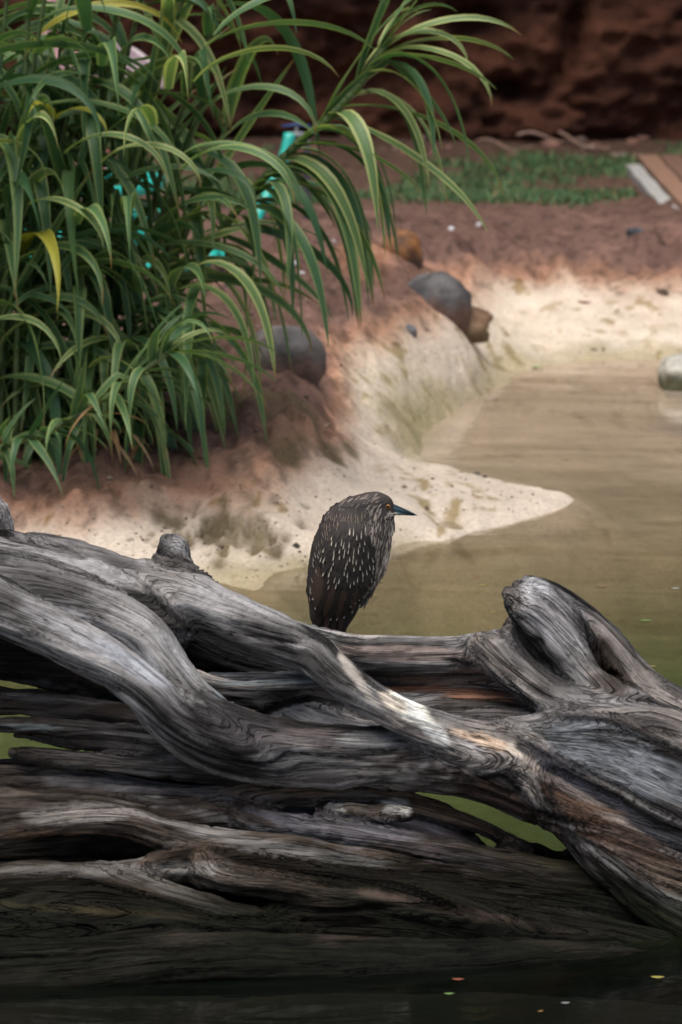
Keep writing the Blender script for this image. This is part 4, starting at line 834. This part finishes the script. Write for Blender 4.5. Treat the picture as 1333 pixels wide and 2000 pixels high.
# the arching cane that leans out to the right
b0 = G3(215, 800); Y0 = b0[1]
cane([b0, A(300,650,Y0-.05), A(385,520,Y0-.12), A(470,402,Y0-.18), A(560,302,Y0-.22), A(650,222,Y0-.25), A(705,160,Y0-.26), A(742,105,Y0-.27)],   .011, .0125, 30, .42, (.46, .66), 1, ('leaf', 'leaf', 'leaf', 'leaf_pale'), 5, (32, 12, 12, -12), azs=(-8, -25, 8, 20, -45), wf=.95, hangp=.8, sheath=True, label='long arching leafy cane leaning far out of the clump', topL=.9)
for az, e, v, L in ((12, 85, 3, .34), (60, 85, 3, .30), (-5, 50, 3, .50), (5, 32, 3, .46), (-20, 12, 3, .42), (-10, 32, 1, .46)): put_leaf(reed, A(738+az*.1, 112, Y0-.27)-RB, R(az), e, v, L, 'leaf_pale', .8)
for px, py, az, v, L in [(455,420,-35,0,.66),(478,392,-15,2,.68),(500,372,-60,1,.62),(520,345,-5,4,.64),(545,322,-25,3,.66),(566,298,5,0,.60),(590,276,-45,2,.56),(620,250,-35,1,.54),(648,226,-60,4,.52),(680,190,-20,0,.48),(705,160,-40,2,.46)]:
    put_leaf(reed, A(px, py, Y0-.24)-RB, R(az), 'h', v, L, 'leaf' if px < 600 else 'leaf_pale', 1.15)
for az, v, L in ((5, 0, .27), (30, 0, .22), (-30, 3, .24)): put_leaf(reed, A(744, 104, Y0-.27)-RB, R(az), 'u', v, L, 'leaf_pale', .9)
# the low cane near the ground
b0 = G3(-60, 905); Y1 = b0[1]-.12
cane([b0, A(20,868,Y1), A(110,835,Y1-.03), A(200,782,Y1-.05), A(275,728,Y1-.08), A(330,688,Y1-.1)], .012, .008, 40, .1, (.20, .34), .9, ('leaf',)*9+('leaf_dry',), 9, (32, 12, 50, -12), azs=(-20, -50, -85, 10, 40, -120), wf=.95, label='low cane sprawling over the bank edge')
for az, e, v, L, mk in ((2, 32, 3, .36, 'leaf_pale'), (-12, 12, 3, .36, 'leaf'), (30, 50, 3, .24, 'leaf_pale'), (-25, 12, 0, .36, 'leaf'), (-60, 12, 1, .30, 'leaf')): put_leaf(reed, A(328, 690, Y1-.1)-RB, R(az), e, v, L, mk, .8)
# upright canes
specs = [(-90,880,-60,-60),(-50,860,20,-60),(-10,850,100,-80),(30,870,60,-80),(60,830,190,-60),(90,860,150,-90),(120,820,300,-90),(150,850,240,-70),(180,815,380,-80),(200,840,330,40),(230,800,450,-50),(70,800,-120,-80),(10,810,-30,-60),
         (290,790,450,230),(250,820,400,330),(310,770,400,420),(200,850,340,560),(120,870,240,600),(140,790,200,150),(260,810,400,180),(40,845,110,220),(-30,870,-20,250),(170,835,280,290),(220,825,330,380),(90,850,150,330),(280,800,420,330),(0,860,40,420)]
for i, (bx, by, tx, ty) in enumerate(specs):
    b0 = G3(bx, by); dy = rng.uniform(-.25, .25); tp_ = A(tx, ty, b0[1]+dy)
    mid = b0*.5+tp_*.5+np.array([-(tx-bx)*.0002, 0, .05]); Hh = tp_[2]-b0[2]
    cane([b0, b0*.75+mid*.25+[0, 0, .03], mid, mid*.4+tp_*.6, tp_], .011, .006, max(7, int(Hh*9)), .2, (.42, .68), .72, seed=100+i, kinds=('leaf',)*5+('leaf_pale',)*2+(('leaf_yellow',) if i in (3, 15) else ()), elev=(68, 68, 50, 32), hangp=.35)
# hanging blades seen against the dark heart of the clump, pale ones in front
for px, py, az, e, v, L, mk in [(40,305,-60,85,1,.42,'leaf_pale'),(105,228,-110,50,0,.26,'leaf_yellow'),(110,232,-30,50,1,.24,'leaf_yellow'),(330,175,-80,68,1,.50,'leaf_pale'),(300,245,-100,50,1,.46,'leaf_pale'),(130,300,-20,50,1,.42,'leaf_pale'),(200,318,-15,50,1,.40,'leaf_pale'),(170,60,-95,68,1,.60,'leaf'),(200,130,-80,50,1,.62,'leaf'),(60,400,-40,32,1,.36,'leaf_pale'),(150,440,-70,50,1,.5,'leaf'),(250,420,-85,50,1,.55,'leaf'),(360,330,-30,50,1,.5,'leaf'),(380,160,-10,50,0,.5,'leaf_pale'),(400,90,0,32,3,.55,'leaf_pale'),(420,70,10,50,3,.6,'leaf'),(360,300,-5,32,1,.45,'leaf')]:
    put_leaf(reed, A(px, py, RB[1]-.38)-RB, R(az), e, v, L, mk, .9)
# the dense heart of the clump
IV, IF, IB = [], [], []; ni = 0
for i in range(460):
    u = rng.random()**1.5; px = -160+rng.uniform(0, 470)*(1-.3*u)+60*u; py = 860-u*800; p = A(px, py, RB[1]+rng.uniform(-.15, .45))-RB
    key = [(68, 0), ('h', 1), ('h', 2), ('h', 4), (50, 2), ('h', 3)][rng.integers(6)]; src = LT[key]; nv = len(src.vertices)
    co = np.empty(nv*3); src.vertices.foreach_get('co', co); co = co.reshape(-1, 3); L = rng.uniform(.34, .6); co = co*[L, L**.35*.8, L]
    a_ = R(rng.uniform(-150, 10)) if rng.random() < .8 else R(rng.uniform(100, 200)); co = np.c_[co[:, 0]*np.cos(a_)-co[:, 1]*np.sin(a_), co[:, 0]*np.sin(a_)+co[:, 1]*np.cos(a_), co[:, 2]]
    low = (co[:, 2]+p[2]+RB[2] < .36); IV.append(co+p); IF += [(np.array(f.vertices[:])+ni) for f in src.polygons]; ni += nv
    ba = np.empty(nv*3); src.attributes['blade'].data.foreach_get('vector', ba); IB.append(ba.reshape(-1, 3))
me = mesh_np('inner_leaves', np.vstack(IV), np.array(IF)); attr(me, 'blade', np.vstack(IB), 'FLOAT_VECTOR'); o = obj('inner_leaves', me, M['leaf'], reed); o['kind'] = 'stuff'
for i in range(26):
    px = rng.uniform(150, 400); py = rng.uniform(520, 760); mk_ = 'leaf' if i % 4 else 'leaf_pale'
    put_leaf(reed, A(px, py, RB[1]-rng.uniform(-.1, .3))-RB, R(rng.uniform(-110, 10)), 'h', int(rng.integers(5)), rng.uniform(.34, .55), mk_, .95)
# dry shreds at the foot
for i in range(12):
    p = G3(110+i*16, 895+rng.uniform(-25, 20)); p[2] += rng.uniform(.04, .11); put_leaf(reed, p-RB, R(rng.uniform(-160, 20)), int(rng.choice([12, -12, -35])), int(rng.integers(4)), rng.uniform(.09, .2), 'leaf_dry', .55)

# ------------------------------------------------------------------ the night heron
YB = 8.45; SB = ppm(YB); hb = at(655, 1262, YB); heron = tag(empty('heron', tuple(hb)), 'hunched brown streaked young heron with pale wing spots, standing behind the trunk', 'bird')
sl_ = [(1240,646,28,9,0),(1225,646,33,12,0),(1205,649,44,20,0),(1185,654,50,30,0),(1165,659,58,40,0),(1140,668,68,48,0),(1115,672,70,53,0),(1090,676,71,56,0),(1065,680,71,57,0),(1045,687,71,56,0),(1028,694,70,52,0),(1015,698,69,46,0),(1005,704,70,40,0),(996,707,64,36,0),(987,712,58,33,0),(978,718,50,30,0),(970,724,38,24,0),(964,730,22,15,0),(961,733,8,6,0)]
sl_ = np.array(sl_[::-1], float)         # from the crown down
pyv = np.linspace(961, 1240, 90); SLI = [np.interp(pyv, sl_[:, 0], sl_[:, i]) for i in range(1, 4)]
ker = np.array([.25, .5, .25])
for a_ in SLI:
    for _ in range(3): a_[1:-1] = np.convolve(a_, ker, 'valid')
def ring_at(py): return [float(np.interp(py, pyv, a_)) for a_ in SLI]
V = []; nR = 40
for py, cx, rw, rd in zip(pyv, *SLI):
    for q_ in np.linspace(0, 2*math.pi, nR, endpoint=False):
        p = at(cx+rw*math.cos(q_), py, YB); p = p-hb; p[1] = -math.sin(q_)*rd/SB; V.append(p)
F_ = [(i*nR+j, (i+1)*nR+j, (i+1)*nR+(j+1) % nR, i*nR+(j+1) % nR) for i in range(89) for j in range(nR)]
V.append(np.array(at(733, 960, YB)-hb)*[1, 0, 1]); V.append(np.array(at(646, 1242, YB)-hb)*[1, 0, 1]); nV = len(V)
F_ += [(nV-2, j, (j+1) % nR, (j+1) % nR) for j in range(nR)] + [(nV-1, 89*nR+(j+1) % nR, 89*nR+j, 89*nR+j) for j in range(nR)]
me = bpy.data.meshes.new('body'); me.from_pydata([tuple(p) for p in V], [], [f if f[2] != f[3] else f[:3] for f in F_]); me.update(); me.polygons.foreach_set('use_smooth', [True]*len(me.polygons))
VA = np.array(V); px_ = 666.5+VA[:, 0]*0; SBz = SB
def img(p):                               # bird-local point -> photo pixels, for the plumage pattern
    d = p+hb-np.array([0, 0, CAMH]); zf_ = d@FW; return 666.5+F*d[..., 0]/zf_, 1000-F*(d@UP)/zf_
PX, PY = img(VA*[1, 0, 1]+np.array([0, 0, 0]))
bre = sm(0, 14, PX-(738-(PY-1020)*.02-np.maximum(0, PY-1110)*.45))*(PY > 1005)
cl = np.array([.050,.038,.032])*(1-bre[:, None])+np.array([.20,.165,.14])*bre[:, None]
attr(me, 'col', cl)
pm = simple_mat('plumage', (1, 1, 1, 1), .62, .3, 260, .5, 420, .0012, useattr=True, spec=.3)
me.materials.append(pm); link(bpy.data.objects.new('body', me), heron)
def surf(px, py, side=-1, off=0.0):       # point on the near (side -1) or far side
    cx, rw, rd = ring_at(py); u = max(-.985, min(.985, (px-cx)/rw)); p = at(px, py, YB)-hb; p[1] = side*(math.sqrt(1-u*u)*rd/SB+off); return p
def feather(mb, px, py, ang, L, W, col, tip=None, streak=None, side=-1, lift=.0016, k=0):
    """a feather lying on the body: ang 0 points down, positive to the right; L and W in photo pixels"""
    a = R(ang); nS = 5; C_ = []
    for i in range(nS+1):
        t_ = i/nS; x = px+math.sin(a)*L*t_; y = py+math.cos(a)*L*t_; C_.append((x, min(y, 1240)))
    vs_ = []; prof = (.45, .85, 1.0, .95, .7, .12)
    for i, (x, y) in enumerate(C_):
        for u in (-1, 0, 1):
            xx = x+math.cos(a)*u*W/2*prof[i]; yy = y-math.sin(a)*u*W/2*prof[i]
            vs_.append(surf(xx, yy, side, lift*(.35+.9*i/nS)+(.0009 if u == 0 else 0)+k))
    fs = [(i*3+j, i*3+j+1, (i+1)*3+j+1, (i+1)*3+j) for i in range(nS) for j in (0, 1)]
    mb.add(vs_, fs, col)
    if tip:
        tl, tw, tc_ = tip; vs_ = []; n2 = 3
        for i in range(n2+1):
            s_ = L-tl+tl*i/n2*1.0; wd = tw/2*(.12, .45, .85, .55)[i]; x = px+math.sin(a)*s_; y = py+math.cos(a)*s_
            for u in (-1, 1): vs_.append(surf(x+math.cos(a)*u*wd, min(y-math.sin(a)*u*wd, 1240), side, lift*1.5+.0016+k))
        mb.add(vs_, [(i*2, i*2+1, i*2+3, i*2+2) for i in range(n2)], tc_)
rr = random.Random(3); cream = (.54, .47, .38)
def jit(c_, v=.18): k_ = 1+rr.uniform(-v, v); return tuple(x*k_ for x in c_)
for side in (-1, 1):
    mb = MB()
    # breast and belly: long soft cream and brown streaks
    for y0 in range(1008, 1176, 6):
        x1 = 770-max(0, y0-1020)*.16-max(0, y0-1100)*.36; x0 = 716 if y0 < 1050 else 738-max(0, y0-1110)*.55
        x = x0
        while x < x1:
            feather(mb, x+rr.uniform(-1, 1), y0+rr.uniform(-3, 3), -8-14*sm(1090, 1150, y0)+rr.uniform(-8, 8)+(4 if y0 < 1040 else 0), rr.uniform(16, 26), rr.uniform(3.2, 5), jit(rr.choice([(.42,.37,.32),(.085,.065,.055),(.30,.25,.21),(.12,.095,.08)]), .2), side=side, lift=.0012); x += rr.uniform(3.4, 5.2)
    # back and mantle
    for y0 in range(985, 1150, 8):
        cx, rw, rd = ring_at(y0); x = cx-rw*.97
        while x < cx+rw*(.1 if y0 < 1030 else -.02):
            st = (rr.uniform(8, 12), 1.6, (.22,.165,.12)) if y0 < 1050 else ((rr.uniform(9, 13), 2.4, jit((.38,.33,.27))) if rr.random() < .38 else None)
            feather(mb, x, y0+rr.uniform(-3, 3), 8-14*(x-cx)/rw*.3+rr.uniform(-6, 6)-(18 if y0 < 1010 else 0), rr.uniform(18, 24), rr.uniform(8, 11), jit((.036,.029,.026), .3), st, side=side, lift=.0022); x += rr.uniform(6, 8)
    # crown, nape, face
    for y0 in range(963, 1022, 4):
        cx, rw, rd = ring_at(y0); x = cx-rw*.96
        while x < cx+rw*.93:
            face = x > 722 and y0 > 976; dark = rr.random() < (.55 if face else .80)
            if not (x > 748 and y0 > 978 and y0 < 993):
                feather(mb, x, y0+rr.uniform(-1.5, 1.5), (-62 if not face else -45)+(y0-963)*.75+rr.uniform(-9, 9), rr.uniform(9, 14), rr.uniform(2.2, 3.6), jit((.042,.034,.032) if dark else ((.17,.135,.11) if not face else (.30,.25,.21)), .25), side=side, lift=.0013)
            x += rr.uniform(3, 4.4)
    for x, y0 in [(766,1000),(770,1001),(775,1002),(762,1003),(768,1004),(757,1005)]:
        feather(mb, x-6, y0-2, 70, 9, 3, (.40,.35,.30), side=side, lift=.001)
    mb.build('body_feathers', pm, heron)['kind'] = 'stuff'
    # folded wing: rows of spotted coverts over long dark quills
    wg = MB(); wv_ = []; pts_ = []
    Lq = []
    wl = [(690,1015),(712,1030),(728,1055),(738,1085),(739,1115),(730,1145),(715,1170),(692,1190),(662,1203),(640,1200),(622,1185),(612,1150),(618,1110),(632,1070),(655,1035)]
    for (x, y) in wl: wv_.append(surf(x, y, side, .001))
    cw = (672, 1115)
    for rg in (.75, .5, .25):
        for (x, y) in wl: wv_.append(surf(cw[0]+(x-cw[0])*rg, cw[1]+(y-cw[1])*rg, side, .006))
    wv_.append(surf(*cw, side, .007)); n_ = len(wl); fs = []
    for r_ in range(3):
        for j in range(n_): fs.append((r_*n_+j, r_*n_+(j+1) % n_, (r_+1)*n_+(j+1) % n_, (r_+1)*n_+j))
    for j in range(n_): fs.append((3*n_+j, 3*n_+(j+1) % n_, 4*n_))
    wg.add(wv_, fs, (.045,.033,.027)); wing = wg.build('wing', pm, heron)
    for i, (x0, y0, x1, y1, W) in enumerate([(628,1112,616,1184,17),(640,1118,622,1196,18),(652,1122,634,1200,18),(664,1126,646,1206,18),(676,1128,658,1206,17),(688,1128,672,1202,16),(700,1126,688,1192,15),(710,1120,702,1180,14),(622,1098,611,1166,15),(636,1140,622,1224,14),(648,1150,636,1232,14),(660,1156,650,1236,14),(672,1160,664,1236,13)]):
        fm_ = MB(); L = math.hypot(x1-x0, y1-y0); ang = math.degrees(math.atan2(x1-x0, y1-y0))
        feather(fm_, x0, y0, ang, L, W, jit((.040,.029,.024) if i % 2 else (.075,.047,.034), .12), (5.5, 4.2, cream) if i < 9 and i not in (1, 2) else None, side=side, lift=.003, k=.0050-.0003*i if i < 9 else .0015)
        fm_.build('feather', pm, wing)
    mb = MB()
    for (y0, xa, xb, n_) in [(1022,664,706,5),(1034,652,716,7),(1046,646,724,9),(1058,640,728,10),(1070,634,731,11),(1082,630,732,12),(1094,640,732,11),(1106,640,731,11),(1118,644,728,10),(1130,650,722,8)]:
        for i in range(n_):
            x = xa+(xb-xa)*(i+.5*(int(y0/12) % 2))/n_; big = y0 > 1050
            feather(mb, x+rr.uniform(-1.5, 1.5), y0-12+rr.uniform(-2.5, 2.5), -2+(x-690)*.32+rr.uniform(-6, 6), rr.uniform(20, 25), rr.uniform(9, 12), jit((.034,.027,.024), .3), ((rr.uniform(8, 16), rr.uniform(1.8, 3.4), jit(cream, .2)) if rr.random() < .62 else None), side=side, lift=.003, k=.0052)
    for x0, y0 in [(735,1128),(729,1138),(721,1147),(713,1156),(705,1162),(697,1168),(688,1174)]:
        feather(mb, x0-9, y0-14, 20, 20, 6, (.045,.03,.024), (4, 3, cream), side=side, lift=.002, k=.004)
    mb.build('wing_coverts', pm, wing)['kind'] = 'stuff'
# bill, eye, lores
bm_, t, b, o_ = mat('bill_horn'); nn = N(t); nn.ln(nn('Attribute', attribute_name='col').outputs['Color'], b.inputs['Base Color']); b.inputs['Roughness'].default_value = .28
bl = lambda px, py: np.array(at(px, py, YB)-hb)*[1, 0, 1]
def beak(name, pts, cols_):
    mb = MB(); vs_ = []; n_ = 10
    for (px, py, h_, w_) in pts:
        c0 = bl(px, py)
        for q_ in np.linspace(0, 2*math.pi, n_, endpoint=False): vs_.append(c0+np.array([0, w_*math.cos(q_), h_*math.sin(q_)])/SB)
    fs = [(i*n_+j, i*n_+(j+1) % n_, (i+1)*n_+(j+1) % n_, (i+1)*n_+j) for i in range(len(pts)-1) for j in range(n_)]
    mb.add(vs_, fs, (1, 1, 1)); mb.c = [cols_(i//n_, i % n_) for i in range(len(vs_))]; return mb.build(name, bm_, heron)
beak('upper_bill', [(750,990,9.5,9),(762,990.5,8.8,7.5),(772,992.5,7.4,5.8),(784,996,5.8,4.2),(796,1000,4.2,3),(806,1003.4,2.7,2),(815,1006.5,.6,.6)], lambda i, j: (.02,.03,.04) if 1 <= j <= 4 or i > 3 else (.06,.13,.15))
beak('lower_bill', [(752,998,6.5,8),(762,999.5,6,6.5),(774,1002,4.6,4.8),(786,1003.5,2.6,3.4),(798,1005.3,1.7,2.2),(810,1006.6,.7,1)], lambda i, j: (.16,.24,.22) if i < 3 else (.03,.05,.06))
em, t, b, o_ = mat('eye'); nn = N(t); nn.ln(nn('Attribute', attribute_name='col').outputs['Color'], b.inputs['Base Color']); b.inputs['Roughness'].default_value = .05
for side in (-1, 1):
    c0 = surf(757.5, 986, side, -.0012); ev = []; fs = []
    mb = MB(); n_ = 14
    for i in range(7):
        rr_ = [5.2, 5.0, 4.2, 3.3, 2.3, 1.2, .05][i]/SB; dd = [0, 1.2, 2.0, 2.5, 2.8, 3.0, 3.05][i]/SB
        for q_ in np.linspace(0, 2*math.pi, n_, endpoint=False): ev.append(c0+np.array([rr_*math.cos(q_)+.0006, side*dd, rr_*math.sin(q_)]))
    fs = [(i*n_+j, i*n_+(j+1) % n_, (i+1)*n_+(j+1) % n_, (i+1)*n_+j) for i in range(6) for j in range(n_)]
    mb.add(ev, fs, (1, 1, 1)); mb.c = [[(.02,.018,.015), (.03,.02,.01), (.40,.16,.02), (.42,.18,.02), (.01,.01,.01), (.005,.005,.005), (.005,.005,.005)][i//n_] for i in range(len(ev))]
    mb.build('eye', em, heron)
# legs down to the back arm of the trunk
mb_l = simple_mat('leg_skin', (.16, .17, .08, 1), .5, .2, 80, .3, 200)
for dy, dx in ((.016, 0), (.038, 6)):
    p0 = at(655+dx*.5, 1190, YB)-hb; p0[1] = dy; p1 = p0*1.0; p1[2] = at(666, 1262, YB)[2]-hb[2]+.002
    mb = MB(); mb.tube([p0, (p0+p1)/2+[-.004, 0, 0], p1], [.007, .006, .005], 8); lg = mb.build('leg', mb_l, heron)
    for a_ in (-.5, 0, .5, math.pi):
        tb = MB(); tb.tube([p1, p1+np.array([math.cos(a_)*.022, math.sin(a_)*.022, .003]), p1+np.array([math.cos(a_)*.04, math.sin(a_)*.04, -.002])], [.005, .004, .0015], 6); tb.build('toe', mb_l, lg)

# ------------------------------------------------------------------ floating leaves and small litter
def litter(name, px, py, L, ang, col, label, cat, z=None, curl=.12):
    if z is None: p = on_ground(px, py); p[2] += .004
    else: p = onz(px, py, z)
    Lm = L/ppm(p[1]); mb = MB(); vs_ = []; nS = 6
    for i in range(nS+1):
        t_ = i/nS; w_ = Lm*.24*math.sin(math.pi*min(1, t_*1.02+.02))**.8
        for u in (-1, 0, 1): vs_.append(((t_-.5)*Lm, u*w_, Lm*curl*(.3*u*u+1.2*(t_-.5)**2)+.001))
    mb.add(vs_, [(i*3+j, i*3+j+1, (i+1)*3+j+1, (i+1)*3+j) for i in range(nS) for j in (0, 1)], col)
    o = mb.build(name, M['litter']); o.location = p; o.rotation_euler[2] = R(ang); return tag(o, label, cat, 'small fallen leaves on water and bank')
Yl = (.30,.26,.06); Gn = (.12,.20,.05); Br = (.16,.08,.035)
for px, py, L, an, co_, lb, z in [
    (1262,1213,24,5,Gn,'yellow-green leaf floating right of the broken stub',.003),(1176,1146,22,10,Br,'orange-brown leaf floating above and right of the stub',.003),(945,1143,14,0,Yl,'small yellow leaf floating between bird and stub',.003),
    (963,1196,12,40,Yl,'tiny yellow leaf floating just left of the stub tip',.003),(1275,1302,14,0,Yl,'small yellow leaf on the olive water near the right edge',.003),(930,1127,16,20,Br,'brown leaf floating beyond the small yellow one',.003),
    (1320,1150,16,0,(.45,.45,.42),'pale leaf on the water at the right edge',.003),(878,1942,22,5,Gn,'yellow-green leaf on the black water below the logs',.003),(1285,1910,28,0,Yl,'yellow leaf on the black water in the lower right corner',.003),
    (1056,1976,14,30,(.25,.14,.04),'small orange leaf on the black water near the bottom edge',.003),(895,1914,26,0,(.20,.06,.03),'reddish leaf against the waterline log',.003),(1105,1960,20,10,(.22,.22,.22),'whitish scrap floating beside the small orange leaf',.003),
    (1050,718,26,10,(.20,.34,.10),'green leaf at the far edge of the pool',.004),(1106,898,16,0,Br,'reddish leaf floating in the middle of the sandy shallows',.003),(1133,815,18,20,Br,'brown leaf floating farther out in the shallows',.003),
    (1142,592,28,-15,(.30,.10,.05),'red-brown leaf lying on the far cream bank',None),(1206,608,14,40,(.15,.14,.07),'olive leaf scrap on the far cream bank',None),(1160,682,16,0,(.12,.09,.06),'dark scrap at the foot of the far cream bank',None),
    (1254,712,18,10,(.10,.08,.07),'dark leaf floating just off the far cream bank',.003),(1015,560,20,0,(.50,.24,.08),'orange leaf below the cracked ledge of the bank',None),(745,1136,12,0,Yl,'tiny yellow leaf on the water beside the bird',.003)]:
    litter('fallen_leaf', px, py, L, an, co_, lb, 'leaf', z)
